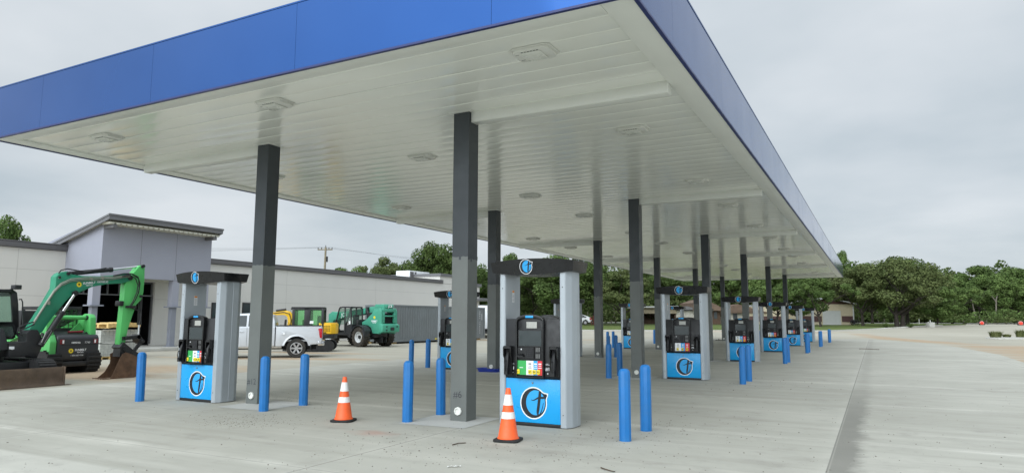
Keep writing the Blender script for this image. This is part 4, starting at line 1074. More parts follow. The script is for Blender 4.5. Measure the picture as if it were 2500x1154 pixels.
for s, y0, y1 in ((-1, 2.06, 2.25), (1, 3.36, 3.50)):
    mb = smb(); x_ = XR if s < 0 else XR-.45; mb.prism([(x_-.02, .34), (x_-.0, .95), (x_-.12, 1.16), (XR-1.4, 1.05), (XR-1.7, .5), (XR-1.6, .34)], 1, y0, y1); mb.build('side_tower', 'stick_green', sl, bevel=.02)
    a, b = (2.0, 2.2) if s < 0 else (3.28, 3.46)
    mb = smb(); mb.prism([(XR-.22, 1.0), (XR-.10, 1.1), (XR-.16, 1.66), (XR-.26, 1.76), (XR-.5, 1.78), (XR-.75, 1.66), (XR-2.0, 1.25), (XR-2.6, .8), (XR-2.6, .62), (XR-2.0, .95), (XR-.72, 1.36), (XR-.5, 1.36), (XR-.42, 1.05)], 1, a, b); mb.build('lift_arm', 'stick_green', sl, bevel=.015)
    mb = smb(); mb.cyl((XR-.3, a-.03, 1.16), (XR-.3, b+.03, 1.16), .06); mb.cyl((XR-.32, a-.03, 1.66), (XR-.32, b+.03, 1.66), .07); mb.build('pivot_pin', 'machine_black', sl)
    y2, y3 = (1.98, 2.4) if s < 0 else (3.16, 3.555)
    mb = smb(); L = [(-15.52+.33*math.cos(R(90-180*i/10)), .34+.33*math.sin(R(90-180*i/10))) for i in range(11)]+[(-17.3+.33*math.cos(R(-90-180*i/10)), .34+.33*math.sin(R(-90-180*i/10))) for i in range(11)]
    mb.prism(L, 1, y2, y3)
    for k in range(9):
        a_ = R(80-20*k); x, z = -15.52+.335*math.cos(a_), .34+.335*math.sin(a_); mb.box(x-.03, x+.03, y2+.005, y3-.005, z-.03, z+.03)
    mb.build('rubber_track', 'rubber', sl, smooth=25)
mb = smb(); mb.cyl((XR-.38, 2.2, 1.66), (XR-.38, 3.37, 1.66), .065, n=16); mb.build('cross_tube', 'stick_green', sl, smooth=50)
mb = smb(); mb.add([(XR-.45, 2.82, 1.20), (XR-.45, 3.12, 1.50), (XR-.45, 3.28, 1.32), (XR-.45, 3.05, 1.12), (XR-.49, 2.82, 1.20), (XR-.49, 3.12, 1.50), (XR-.49, 3.28, 1.32), (XR-.49, 3.05, 1.12)], [(0, 1, 2, 3), (7, 6, 5, 4), (0, 4, 5, 1), (1, 5, 6, 2), (2, 6, 7, 3), (3, 7, 4, 0)]); mb.build('linkage_plate', 'stick_green', sl)
mb = smb()
for a, b, c, d, e, f in ((-17.45, -17.37, 2.3, 2.38, 1.0, 1.98), (-17.45, -17.37, 3.3, 3.38, 1.0, 1.98), (-16.2, -16.12, 2.3, 2.4, 1.2, 1.95), (-16.2, -16.12, 3.28, 3.38, 1.2, 1.95), (-17.45, -16.1, 2.3, 3.38, 1.9, 2.0), (-16.2, -16.12, 2.4, 3.28, 1.2, 1.34), (-17.4, -16.15, 2.32, 3.36, .95, 1.2)): mb.box(a, b, c, d, e, f)
for i in range(6): mb.box(-16.16, -16.14, 2.5+.13*i, 2.515+.13*i, 1.34, 1.9)
for i in range(4): mb.box(-16.158, -16.142, 2.4, 3.28, 1.42+.12*i, 1.43+.12*i)
mb.build('cab', 'machine_black', sl, bevel=.012)
mb = smb(); mb.ngon([(-16.17, 2.4, 1.34), (-16.17, 3.28, 1.34), (-16.17, 3.28, 1.9), (-16.17, 2.4, 1.9)]); mb.build('rear_window', 'cab_glass', sl, smooth=0)
mb = smb(); mb.cyl((XR-.3, 2.72, 1.22), (XR-.26, 3.05, 1.225), .035, n=10); mb.cyl((XR-.26, 2.98, 1.225), (XR-.25, 3.12, 1.23), .042, n=10)
o = mb.build('rag_bundle', 'lamp_red', None, smooth=40); o.location = SL; tag(o, 'red and clear bundle lying on top of the dark loader tailgate', 'bundle')
mb = smb(); mb.disc((0, 0), .055, frame((-15.6, 2.078, .95), (1, 0, 0), (0, 0, 1)), 16, 0); mb.build('round_decal', 'decal_white', sl, smooth=0)

# ------------------------------------------------------------------ yellow mini excavator behind the pickup
def view_frame(u, dep, heading_left=True):
    p = depth_pt(u, dep); d = Vector((p.x-CAM.x, p.y-CAM.y)).normalized(); return p, d
p, d = view_frame(772, 35.6); hd = Vector((-d.y, d.x)); hd = (hd+d*.12).normalized()     # heading: picture left
ye = thing('yellow_excavator', 'yellow mini excavator with black cab behind the silver pickup', 'excavator', (p.x, p.y, 0), math.atan2(hd.y, hd.x))
for s in (-1, 1):
    mb = MB(); L = [(.75+.27*math.cos(R(90-180*i/10)), .29+.27*math.sin(R(90-180*i/10))) for i in range(11)]+[(-.75+.27*math.cos(R(-90-180*i/10)), .29+.27*math.sin(R(-90-180*i/10))) for i in range(11)]
    mb.prism(L, 1, s*.78-.2, s*.78+.2); mb.build('rubber_track', 'rubber', ye, smooth=25)
mb = MB(); mb.box(-.6, .6, -.5, .5, .25, .55); mb.cyl((0, 0, .5), (0, 0, .68), .42); mb.build('undercarriage', 'machine_black', ye)
mb = MB(); mb.prism([(1.0, -.8), (1.05, 0), (1.0, .8), (-.6, .85), (-1.0, .7), (-1.1, 0), (-1.0, -.7), (-.6, -.85)], 2, .66, .88); mb.build('deck', 'machine_black', ye, bevel=.02)
mb = MB(); pl = [(-.25, .86), (-.85, .82), (-1.06, .6), (-1.12, .2), (-1.12, -.2), (-1.06, -.6), (-.85, -.82), (-.25, -.86)]
mb.prism(pl, 2, .89, 1.40); mb.prism([(x*.96+.0, y*.96) for x, y in pl], 2, 1.402, 1.45); cw = mb.build('counterweight', 'yellow', ye, bevel=.03, seg=3)
mb = MB()
for i in range(6):
    for j in range(4):
        c = Vector((-.40-.075*i, .845-.003*i, 1.05+.08*j)); mb.cyl(c, c+Vector((0, .03, 0)), .02, n=8)
mb.build('vent_hole', 'dark', cw)
mb = MB(); mb.box(-.62, -.5, .835, .868, .925, .975); mb.build('handle', 'dark', cw)
mb = MB(); x0, x1, y0, y1, z0, z1 = -.42, 1.0, -.18, .82, .9, 2.24
for y in (y0, y1):
    for x, wx in ((x0, .07), (.33, .15), (x1, .07)): mb.box(x-wx, x+wx, y-.03, y+.03, z0, z1-.06)
    mb.box(x0+.046, x1-.046, y-.03, y+.03, z0, 1.32); mb.box(x0+.046, x1-.046, y-.03, y+.03, z1-.16, z1-.06)
for x in (x0, x1): mb.box(x-.04, x+.04, y0+.031, y1-.031, z0, 1.25); mb.box(x-.04, x+.04, y0+.031, y1-.031, z1-.15, z1-.06)
mb.box(x0-.06, x1+.12, y0-.05, y1+.05, z1-.058, z1); mb.box(x1+.05, x1+.16, y1-.15, y1-.05, z1-.14, z1-.062)
cb = mb.build('cab_frame', 'machine_black', ye, bevel=.01)
mb = MB()
for y in (y0, y1): mb.ngon([(x0+.04, y, 1.32), (.315, y, 1.32), (.315, y, 2.1), (x0+.04, y, 2.1)]); mb.ngon([(.405, y, 1.32), (x1-.04, y, 1.32), (x1-.04, y, 2.1), (.405, y, 2.1)])
for x in (x0, x1): mb.ngon([(x, y0+.03, 1.25), (x, y1-.03, 1.25), (x, y1-.03, 2.1), (x, y0+.03, 2.1)])
mb.build('cab_window', 'cab_glass', cb, weld=False, smooth=0)
mb = MB(); mb.box(-.2, .2, .1, .5, 1.1, 1.3); mb.box(-.26, -.12, .1, .5, 1.2, 1.8); mb.box(.5, .62, .2, .45, 1.0, 1.6); mb.build('seat', 'rubber', ye, bevel=.03)
mb = MB(); mb.ngon([(.02, .852, 1.40), (.2, .852, 1.40), (.2, .852, 1.54), (.02, .852, 1.54)]); mb.build('cab_decal', 'decal_white', cb, smooth=0)
mb = MB(); mb.prism([(.98, .75), (1.2, .72), (1.16, 1.2), (1.12, 1.6), (1.16, 1.86), (1.3, 2.02), (1.48, 2.06), (2.2, 1.96), (2.3, 1.90), (2.2, 1.82), (1.55, 1.84), (1.42, 1.74), (1.38, 1.5), (1.42, 1.1), (1.44, .74)], 1, -.12, .12); mb.build('boom', 'yellow', ye, bevel=.02)
mb = MB(); mb.cyl((1.55, .0, .9), (1.50, .0, 1.6), .055); mb.cyl((1.5, 0, 2.12), (2.0, 0, 2.05), .06); mb.tube([(1.25, .15, 1.1), (1.22, .15, 1.6), (1.32, .15, 1.9), (1.6, .14, 1.98), (2.1, .13, 1.92)], .022, 6); mb.build('boom_cylinder', 'machine_black', ye, smooth=40)
mb = MB(); mb.prism([(2.15, 2.02), (2.3, 2.0), (2.36, 1.6), (2.26, .75), (2.16, .75), (2.12, 1.6)], 1, -.1, .1); mb.build('stick', 'yellow', ye, bevel=.015)
mb = MB(); mb.prism([(2.26, .82), (2.0, .72), (1.86, .5), (1.9, .3), (2.2, .2), (2.3, .3), (2.1, .45)], 1, -.3, .3); mb.build('bucket', 'rust', ye, bevel=.01)
mb = MB(); mb.box(1.35, 1.45, -.95, .95, .05, .4); mb.box(.7, 1.36, -.5, -.4, .2, .3); mb.box(.7, 1.36, .4, .5, .2, .3); mb.build('dozer_blade', 'machine_black', ye)

# ------------------------------------------------------------------ mint green telehandler beside the container
rl = at(880, 845.5, 2, 0); hd = Vector((-.983, .184)).normalized(); lf = Vector((-hd.y, hd.x)); o = Vector((rl.x, rl.y))-lf*.98
te = thing('telehandler', 'mint green telehandler with muddy tyres parked in front of the grey container', 'telehandler', (o.x, o.y, 0), math.atan2(hd.y, hd.x))
for x in (0, 2.85):
    for s in (1, -1): wheel(te, Vector((x, s*.95, .585)), s, .57, .48, .33, 'mud_tyre', 'rim_white', 0, 20)
mb = MB(); mb.box(-.7, 3.3, -.5, .5, .55, .95); mb.cyl((0, -.8, .585), (0, .8, .585), .16); mb.cyl((2.85, -.8, .585), (2.85, .8, .585), .16); mb.box(-.9, -.1, -.28, -.2, .25, .6); mb.box(-.9, -.1, .0, .06, .25, .6); mb.build('chassis', 'machine_black', te, bevel=.03)
sp = [(.78, 1.42), (.35, 1.46), (-.05, 1.62), (-.55, 1.98), (-.72, 2.24), (-1.25, 2.28), (-1.38, 2.12), (-1.40, 1.4), (-1.28, .78), (-.62, .80), (-.48, 1.14), (-.2, 1.26), (.2, 1.30), (.6, 1.20)]
for s, a, b in ((1, .50, .62), (-1, -.62, -.50)):
    mb = MB(); mb.prism(sp, 1, a, b); mb.build('rear_side_plate', 'tele_green', te, bevel=.02)
mb = MB(); mb.box(-1.40, -1.22, -.498, .498, 2.06, 2.26); mb.box(-1.41, -1.24, -.498, .498, 1.78, 1.86); mb.box(-1.41, -1.24, -.498, -.36, 1.40, 2.06); mb.box(-1.41, -1.24, .36, .498, 1.40, 2.06)
mb.build('rear_frame', 'tele_green', te, bevel=.02)
mb = MB(); mb.prism([(-1.20, .82), (-1.56, .90), (-1.58, 1.30), (-1.36, 1.38), (-1.20, 1.38)], 1, -.66, .66); cw = mb.build('counterweight', 'tele_green', te, bevel=.03)
mb = MB(); mb.box(-1.64, -1.55, -.2, .05, .98, 1.16); mb.build('tow_bracket', 'machine_black', cw, bevel=.01)
for y, z in ((-.45, 1.2), (.35, 1.2), (.35, 1.0)): mb = MB(); mb.cyl((-1.60, y, z), (-1.55, y, z), .045); mb.build('tow_hole', 'dark', cw)
mb = MB(); mb.box(-1.18, .1, -.48, .48, .85, 2.0); mb.build('engine_bay', 'dark', te)
mb = MB(); mb.box(-1.30, -.45, -.34, .34, 2.05, 2.52); mb.box(-1.42, -1.31, -.3, .3, 2.28, 2.50); bh = mb.build('boom_head', 'tele_green', te, bevel=.05, seg=3)
mb = MB(); mb.text('JCB', .2, frame((-1.424, -.02, 2.39), (0, -1, 0), (0, 0, 1)), 0, bold=.03); mb.build('rear_lettering', 'decal_white', bh, weld=False, smooth=0)
mb = MB(); mb.prism([(-.6, 2.08), (-.5, 2.42), (3.3, 2.02), (3.3, 1.64)], 1, -.26, .26); bm_ = mb.build('boom', 'tele_green', te, bevel=.02)
mb = MB(); mb.prism([(3.0, 1.60), (3.0, 2.06), (3.65, 2.10), (4.0, 1.95), (4.0, 1.05), (3.75, .95), (3.5, 1.55)], 1, -.34, .34); mb.box(4.02, 4.12, -.6, .6, .7, 1.5); mb.build('boom_nose', 'tele_green', bm_, bevel=.03)
mb = MB(); mb.text('JCB', .34, frame((2.55, .266, 1.90), (-1, 0, .1), (.1, 0, 1)), 0, bold=.04); mb.build('boom_lettering', 'decal_white', bm_, weld=False, smooth=0)
mb = MB()
for y in (-.42, .42): mb.box(4.13, 5.2, y-.06, y+.06, .70, .75)
mb.build('fork', 'machine_black', te)
mb = MB(); mb.cyl((-.1, .36, 1.5), (.25, .36, 2.28), .085, n=16); mb.box(.1, .3, .3, .42, 1.95, 2.35); mb.build('lift_cylinder', 'machine_black', te, smooth=40)
mb = MB(); mb.box(.33, .52, .5, .95, 1.2, 1.6); mb.box(.55, 2.2, -1.05, -.35, .9, 1.62); mb.build('engine_pod', 'machine_black', te, bevel=.05)
# cab on the left side: open black frame
mb = MB(); x0, x1, y0, y1, z0, z1 = .62, 2.12, .30, 1.14, .82, 2.38
for y in (y0, y1):
    for pa, pb in (((x0+.08, 1.2), (x0+.12, z1-.12)), ((1.30, z0), (1.30, z1-.06)), ((x1+.1, 1.28), (1.86, z1-.10))): mb.tube([(pa[0], y, pa[1]), (pb[0], y, pb[1])], .045, 6)
    mb.tube([(x0+.12, y, z1-.12), (x0+.3, y, z1-.03), (1.6, y, z1-.03), (1.86, y, z1-.1)], .045, 6)
    mb.tube([(x1+.1, y, 1.28), (x1+.06, y, .9), (1.9, y, .72), (.9, y, .72)], .045, 6)
mb.box(x0+.1, 1.85, y0, y1, z1-.05, z1); mb.box(x0+.05, 1.28, y0, y1-.02, .84, 1.28); mb.box(x0, x1, y0, y1, .70, .83); mb.prism([(.6, 1.2), (.95, 1.3), (.98, .6), (.72, .5)], 1, y1-.16, y1+.03)
cb = mb.build('cab_frame', 'machine_black', te, bevel=0, smooth=30)
mb = MB(); mb.ngon([(x0+.12, y1+.01, 1.5), (1.26, y1+.01, 1.5), (1.26, y1+.01, z1-.12), (x0+.2, y1+.01, z1-.12)]); mb.ngon([(x0+.1, y0, 1.3), (x0+.1, y1, 1.3), (x0+.14, y1, z1-.1), (x0+.14, y0, z1-.1)]); mb.ngon([(2.18, y0, 1.3), (2.18, y1, 1.3), (1.88, y1, z1-.1), (1.88, y0, z1-.1)]); mb.build('cab_window', 'clear_glass', cb, weld=False, smooth=0)
mb = MB(); mb.box(.8, 1.2, .5, .9, 1.18, 1.34); mb.box(.74, .88, .5, .9, 1.3, 1.9); mb.build('seat', 'rubber', te, bevel=.03)
mb = MB(); mb.lathe([(.17, -.015), (.19, 0), (.17, .015), (.15, 0)], 18, 0, frame((1.62, .7, 1.55), (.4, 0, .6), (0, 1, 0)), close=True); mb.tube([(1.62, .7, 1.55), (1.85, .7, 1.2)], .03, 6); mb.build('steering_wheel', 'machine_black', te)
mb = MB(); mb.ngon([(.68, y1+.02, 1.34), (.9, y1+.02, 1.34), (.9, y1+.02, 1.52), (.68, y1+.02, 1.52)]); mb.build('cab_decal', 'decal_white', cb, smooth=0)
for x in (0, 2.85):
    for s in (1, -1):
        o_ = arc(x, .585, .70, 150, 25, 12); i_ = arc(x, .585, .66, 150, 25, 12); m = len(o_); mb = MB(); ya, yb_ = s*.72, s*1.2
        mb.add([(a, ya, b) for a, b in o_]+[(a, yb_, b) for a, b in o_]+[(a, yb_, b) for a, b in i_]+[(a, ya, b) for a, b in i_], [(k*m+i, k*m+i+1, ((k+1) % 4)*m+i+1, ((k+1) % 4)*m+i) for k in range(4) for i in range(m-1)])
        if x == 0: mb.prism([(.58, .95), (.70, .9), (.74, 1.2), (.6, 1.25)], 1, min(ya, yb_), max(ya, yb_)); mb.prism([(-.62, .95), (-.48, 1.2), (-.40, .9), (-.55, .55)], 1, min(ya, yb_)+.1, max(ya, yb_))
        mb.build('fender', 'loader_black', te, smooth=30)
mb = MB(); F_ = frame((-.78, .625, 1.62), (-1, 0, 0), (0, 0, 1)); mb.disc((0, .12), .085, F_, 12, 1); mb.text('SUNBELT', .13, F_ @ Matrix.Translation((0, -.10, 0)), 0, bold=.03); mb.text('RENTALS', .08, F_ @ Matrix.Translation((0, -.2, 0)), 0, bold=.02)
mb.build('side_lettering', ['decal_white', 'decal_yellow'], te, weld=False, smooth=0)
# ------------------------------------------------------------------ container
CT = at(960, 837, 2, 0); XC = -22.25; ya = at(1184.5, 790, 0, XC).y; yb0 = ya-12.19
ct = thing('shipping_container', 'long grey corrugated shipping container standing in front of the store wall', 'container', (XC-1.22, ya-6.1, 0))
CTO = Vector((XC-1.22, ya-6.1, 0))
def tmb(o): m = MB(); m.M = Matrix.Translation(-o); return m
def corr(mb, y0, y1, x, z0, z1, s, p=.28, d=.036):
    pts = []; y = y0
    while y < y1-.01:
        for f, dd in ((0, 0), (.25, 0), (.5, 1), (.75, 1)): 
            if y+f*p < y1: pts.append((x-s*d*dd, y+f*p))
        y += p
    pts.append((x, y1)); n = len(pts)
    mb.add([(a, b, z0) for a, b in pts]+[(a, b, z1) for a, b in pts], [(i, i+1, n+i+1, n+i) for i in range(n-1)])
mb = tmb(CTO); corr(mb, yb0+.1, ya-.1, XC-.02, .30, 2.50, 1); corr(mb, yb0+.1, ya-.1, XC-2.42, .30, 2.50, -1)
mb.box(XC-2.42, XC-.02, yb0+.02, yb0+.05, .3, 2.5); mb.box(XC-2.42, XC-.02, ya-.05, ya-.02, .3, 2.5); mb.build('side_wall', 'container', ct, smooth=0, recalc=False)
mb = tmb(CTO)
for z0, z1 in ((.12, .30), (2.50, 2.60)):
    for x in (XC-2.44, XC-.08): mb.box(x, x+.08, yb0+.14, ya-.14, z0, z1)
    for y in (yb0, ya-.1): mb.box(XC-2.30, XC-.14, y, y+.1, z0, z1)
for x in (XC-2.44, XC-.138):
    for y in (yb0, ya-.138): mb.box(x, x+.138, y, y+.138, .12, 2.60)
mb.build('frame', 'container', ct)
mb = tmb(CTO); mb.box(XC-2.36, XC-.09, yb0+.11, ya-.11, 2.54, 2.57); mb.build('roof', 'container', ct)
mb = tmb(CTO)
for i, ch in enumerate('CBHU 290473'): 
    if ch != ' ': mb.text(ch, .15, frame((XC+.004, ya-.85, 2.25-.17*i), (0, 1, 0), (0, 0, 1)), 0, bold=.02)
for i in range(5): mb.box(XC+.001, XC+.005, ya-.56, ya-.50, 2.0-.1*i, 2.06-.1*i)
mb.build('serial_lettering', 'decal_white', ct, weld=False, smooth=0)
q = at(1069, 828, 0, XC); mb = tmb(CTO); mb.box(XC+.001, XC+.02, q.y-.35, q.y-.1, .2, .27); mb.build('yellow_tag', 'decal_yellow', ct)
for x in (XC-2.2, XC-.45):
    mb = tmb(CTO)
    for y in (yb0+.1, ya-1.0, ya-6): mb.box(x, x+.3, y, y+.5, 0, .118)
    mb.build('support_block', 'wood', ct)

# ------------------------------------------------------------------ white cargo trailer beyond the container
p = depth_pt(1203, 60); tr = thing('cargo_trailer', 'white box trailer parked beyond the end of the grey container', 'trailer', (p.x, p.y, p.z), math.atan2(-F2.x, F2.y)+.05)
mb = MB(); mb.box(-1.25, 1.25, 0, 6.5, .82, 2.86); mb.build('body', 'trailer', tr, bevel=.05)
mb = MB(); 
for z in (.80, 2.84): mb.box(-1.265, 1.265, -.015, 6.515, z, z+.06)
mb.build('trim_rail', 'steel', tr)
mb = MB(); mb.box(-.9, .9, .2, 6.4, .45, .80); mb.box(-1.1, 1.1, -.1, .05, .42, .6); mb.build('chassis', 'machine_black', tr)
for s in (1, -1):
    for y in (2.2, 3.1):
        w = wheel(tr, Vector((0, 0, 0)), s, .36, .24, .2, 'tyre', 'rim_white', 6); w.location = (s*1.0, y, .36); w.rotation_euler = (0, 0, -PI/2)
for s in (1, -1):
    mb = MB(); mb.box(s*1.1-.06, s*1.1+.06, -.03, -.016, .9, 1.0); mb.build('tail_light', 'tail_red', tr)

# ------------------------------------------------------------------ store
XW, XT = -30.0, -27.0
SO = Vector((XW, 25, 0)); st = thing('store_building', 'long low beige store under construction with tall lavender entrance tower and slanted roof', 'store', SO)
YL, YE = -14.0, at(1142, 760, 0, XW).y
yo0, yo1 = 10.2, at(376, 760, 0, XW).y
ztop = 5.28; cap0 = 5.02
ytl = at(250.5, 600, 0, XT).y; ytr = at(515, 640, 0, XT).y
zop = at(376, 688, 0, XW).z
mb = tmb(SO); mb.box(XW-.3, XW, YL, yo0, 0, cap0-.02); mb.box(XW-.3, XW, yo1, YE, 0, cap0-.02); mb.box(XW-.3, XW, yo0, yo1, zop, cap0-.02)
mb.box(XW-20, XW-.3, YE-.3, YE, 0, cap0-.02); mb.build('wall', 'store_wall', st)
mb = tmb(SO)
for z in (2.72, 3.98):
    mb.box(XW, XW+.0015, YL, ytl, z, z+.022); mb.box(XW, XW+.0015, yo1+.01, YE-.05, z, z+.022)
for y in [at(u, 700, 0, XW).y for u in (38, 700, 918)]: mb.box(XW+.0016, XW+.003, y-.012, y+.012, .3, cap0-.05)
mb.build('wall_seam', 'store_seam', st)
mb = tmb(SO)
ycap = at(1080, 690, 0, XW).y
mb.box(XW-.4, XW+.14, YL, ytl-.02, cap0, ztop); mb.box(XW-.4, XW+.14, ytr+.02, ycap, cap0, ztop); mb.box(XW-.4, XW+.17, YL, ytl-.02, ztop+.002, ztop+.05); mb.box(XW-.4, XW+.17, ytr+.02, ycap, ztop+.002, ztop+.05)
mb.build('parapet_cap', 'store_cap', st, bevel=.01)
mb = tmb(SO); mb.box(XW-20, XW-.32, YL, YE-.32, 4.6, 4.75); mb.build('roof', 'deckmetal', st)
# raised end parapet, then a lower return with gutter
zb = at(1072, 667, 0, XW).z; ybk = at(1074, 680, 0, XW).y; ye2 = at(1171, 760, 0, XW).y
mb = tmb(SO); mb.box(XW-6, XW+.02, ybk, YE, cap0, zb-.2); mb.box(XW-5, XW-.02, YE, ye2, 0, at(1171, 700, 0, XW).z); mb.build('end_parapet', 'store_wall', st)
mb = tmb(SO); mb.box(XW-6.1, XW+.16, ybk-.1, YE+.1, zb-.198, zb+.05); z = at(1172, 697, 0, XW).z; mb.box(XW-5, XW+.1, YE+.002, ye2+.25, z-.1, z+.2); mb.build('end_cap', 'tower_dark', st)
z = at(1174, 730, 0, XW).z; mb = tmb(SO); mb.box(XW-2, XW+.8, ye2-1.5, ye2+.8, z-.18, z+.12); mb.build('awning', 'tower_dark', st, bevel=.02)
# windows
for u0, u1, v0, v1 in ((517, 537, 737, 786), (592, 607, 737, 800)):
    a = at(u0, v0, 0, XW); b = at(u1, v1, 0, XW)
    mb = tmb(SO); f = .06; y0, y1, z1, z0 = a.y, b.y+.6, a.z, .5
    mb.box(XW+.001, XW+.05, y0, y0+f, z0, z1); mb.box(XW+.001, XW+.05, y1-f, y1, z0, z1); mb.box(XW+.001, XW+.05, y0+f, y1-f, z1-f, z1); mb.box(XW+.001, XW+.05, y0+f, y1-f, z0, z0+f)
    w = mb.build('window', 'machine_black', st); mb = tmb(SO); mb.box(XW+.002, XW+.02, y0+f, y1-f, z0+f, z1-f); mb.build('pane', 'screen', w)
# dark unfinished interior seen through the entrance
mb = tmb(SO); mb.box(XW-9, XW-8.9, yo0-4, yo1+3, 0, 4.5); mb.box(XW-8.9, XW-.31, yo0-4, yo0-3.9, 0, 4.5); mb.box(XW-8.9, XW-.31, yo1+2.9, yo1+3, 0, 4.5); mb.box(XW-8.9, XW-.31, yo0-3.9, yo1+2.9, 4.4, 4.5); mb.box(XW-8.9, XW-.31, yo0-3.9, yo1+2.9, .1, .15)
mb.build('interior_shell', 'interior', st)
mb = tmb(SO)
for i in range(9): y = yo0+.1+i*(yo1-yo0-.2)/8; mb.box(XW-.26, XW-.14, y-.02, y+.02, 2.95, zop-.002)
mb.box(XW-.26, XW-.14, yo0, yo1, 2.88, 2.945); mb.box(XW-.26, XW-.14, yo0+.002, yo0+.06, .25, 2.87); mb.box(XW-.26, XW-.14, yo1-.08, yo1-.002, .25, 2.87)
mb.build('entrance_framing', 'stud', st)
mb = tmb(SO); mb.box(XW+.002, XT+.9, ytl-.6, ytr+3, 0, .16); mb.build('porch_slab', 'kerb', st, bevel=.01)
# entrance tower
zfb = at(513, 688, 0, XT).z; zft = at(250.5, 545, 0, XT).z+.35
mb = tmb(SO); mb.box(XT-.25, XT, ytl, ytr, zfb, zft-.35)
xb = XW-4
for y0, y1 in ((ytl, ytl+.25), (ytr-.25, ytr)):
    sl_ = .40
    mb.prism([(XT-.252, zfb), (XT-.252, zft-.02), (xb, zft-.02-(XT-xb)*sl_*.55), (xb, zfb)], 1, y0, y1)
tw = mb.build('entrance_tower', 'tower', st)
mb = tmb(SO); mb.box(XT-2.9, XT-.26, ytl+.26, ytr-.26, zfb+.05, zfb+.12); mb.build('porch_ceiling', 'soffit_pale', tw)
mb = tmb(SO)
for u in (345, 431): 
    y = at(u, 620, 0, XT).y; mb.box(XT, XT+.0015, y-.01, y+.01, zfb+.02, zft-.4)
mb.build('tower_seam', 'store_cap', tw)
xf = XT+.85; zf = at(268, 520, 0, xf).z; y0r, y1r = at(266, 540, 0, xf).y, at(545, 560, 0, xf).y; slp = .26
def rz_(x): return zf-(xf-x)*slp
def slab(mb, x0, x1, y0, y1, d0, d1): mb.prism([(x0, rz_(x0)-d0), (x1, rz_(x1)-d0), (x1, rz_(x1)-d1), (x0, rz_(x0)-d1)], 1, y0, y1)
mb = tmb(SO); slab(mb, xb, xf-.05, y0r+.05, y1r-.05, .10, .16); mb.build('roof_deck', 'soffit_pale', tw)
mb = tmb(SO); slab(mb, xb, xf+.05, y0r-.03, y1r+.03, 0, .09); mb.box(xf-.06, xf+.02, y0r+.002, y1r-.002, rz_(xf)-.27, rz_(xf)-.092)
slab(mb, xb, xf-.062, y0r, y0r+.05, .092, .27); slab(mb, xb, xf-.062, y1r-.05, y1r, .092, .27); tr_ = mb.build('tower_roof', 'tower_dark', tw)
mb = tmb(SO); mb.box(XT+.01, xf-.1, y1r-.5, y1r-.3, rz_(XT)-.42, rz_(XT)-.25); mb.box(XT+.01, xf-.1, y0r+.3, y0r+.5, rz_(XT)-.42, rz_(XT)-.25); mb.build('roof_outrigger', 'store_cap', tw)
mb = tmb(SO); n = 22; dy = (y1r-y0r-.2)/n
for i in range(n):
    y = y0r+.1+dy*i; mb.prism([(y, rz_(XT+.1)-.17), (y+dy*.25, rz_(XT+.1)-.17-.10), (y+dy*.75, rz_(XT+.1)-.17-.10), (y+dy, rz_(XT+.1)-.17)], 0, XT+.002, xf-.09)
mb.build('roof_ribs', 'soffit_pale', tw, smooth=0)
for u in (238, 431, 508):
    y = at(u, 700, 0, XT).y-(.0 if u != 508 else .12); zc = at(431, 748, 0, XT).z
    mb = tmb(SO); mb.box(XT-.40, XT-.03, y-.19, y+.19, zc+.04, zfb-.002); c = mb.build('porch_column', 'tower', st)
    mb = tmb(SO); mb.box(XT-.52, XT+.09, y-.32, y+.32, zc-.03, zc+.038); mb.build('collar', 'steel_col', c)
    mb = tmb(SO); mb.box(XT-.35, XT-.08, y-.14, y+.14, .2, zc-.032); mb.box(XT-.45, XT, y-.25, y+.25, .162, .198); mb.build('steel_post', 'steel_col', c)
# roof unit
a = at(1000, 678, 0, -33); b = at(1049, 664, 0, -33)
ac = thing('rooftop_unit', 'white air conditioning unit on the flat store roof below the trees', 'roof unit', (-33, a.y, 4.7)); AO = Vector((-33, a.y, 4.7))
zt = b.z; mb = tmb(AO); mb.box(-34.6, -33, a.y, b.y, 4.8, zt); mb.build('casing', 'ac', ac, bevel=.02)
mb = tmb(AO); w = b.y-a.y; mb.box(-32.998, -32.98, a.y+w*.03, a.y+w*.2, 5.2, zt-.1); mb.box(-32.998, -32.98, a.y+w*.25, a.y+w*.33, 5.2, zt-.1)
for i in range(3): mb.box(-32.998, -32.98, a.y+w*(.55+.05*i), a.y+w*(.58+.05*i), 5.3, 5.5)
mb.build('louvre', 'store_cap', ac)

# ------------------------------------------------------------------ paver pallets
def pallet(loc, nx, ny, nz, label, rz):
    t = thing('paver_stack', label, 'paver stack', loc, rz, 'stacked grey pavers by the store'); rnd = random.Random(int(loc[1]*10))
    mb = MB()
    for y in (-.45, -.05, .35): mb.box(-.5, .5, y, y+.1, 0, .09)
    mb.box(-.5, .5, -.5, .5, .092, .115); mb.build('pallet', 'wood', t)
    for half in (0, 1):
        mb = MB(); zb = .12+half*(nz*.1+.045)
        for k in range(nz):
            for j in range(ny):
                for i in range(nx):
                    if 0 < i < nx-1 and 0 < j < ny-1 and k < nz-1: continue
                    x = -.48+.96*i/nx; y = -.48+.96*j/ny; e = .006; r = rnd.uniform(-.008, .008)
                    mb.box(x+e+r, x+.96/nx-e+r, y+e-r, y+.96/ny-e-r, zb+.1*k+.003, zb+.1*k+.097)
        mb.build('paver_layer', 'blocks', t, smooth=0)
    return t
p1_ = at(259, 876, 2, 0); p2_ = at(308, 871, 2, 0)
pallet((p1_.x-.5, p1_.y+.1, 0), 5, 5, 5, 'strapped stack of grey pavers just right of the dark loader tailgate', .15)
pallet((p2_.x-.8, p2_.y+.2, 0), 5, 5, 5, 'strapped stack of grey pavers behind the rusty excavator bucket', .1)
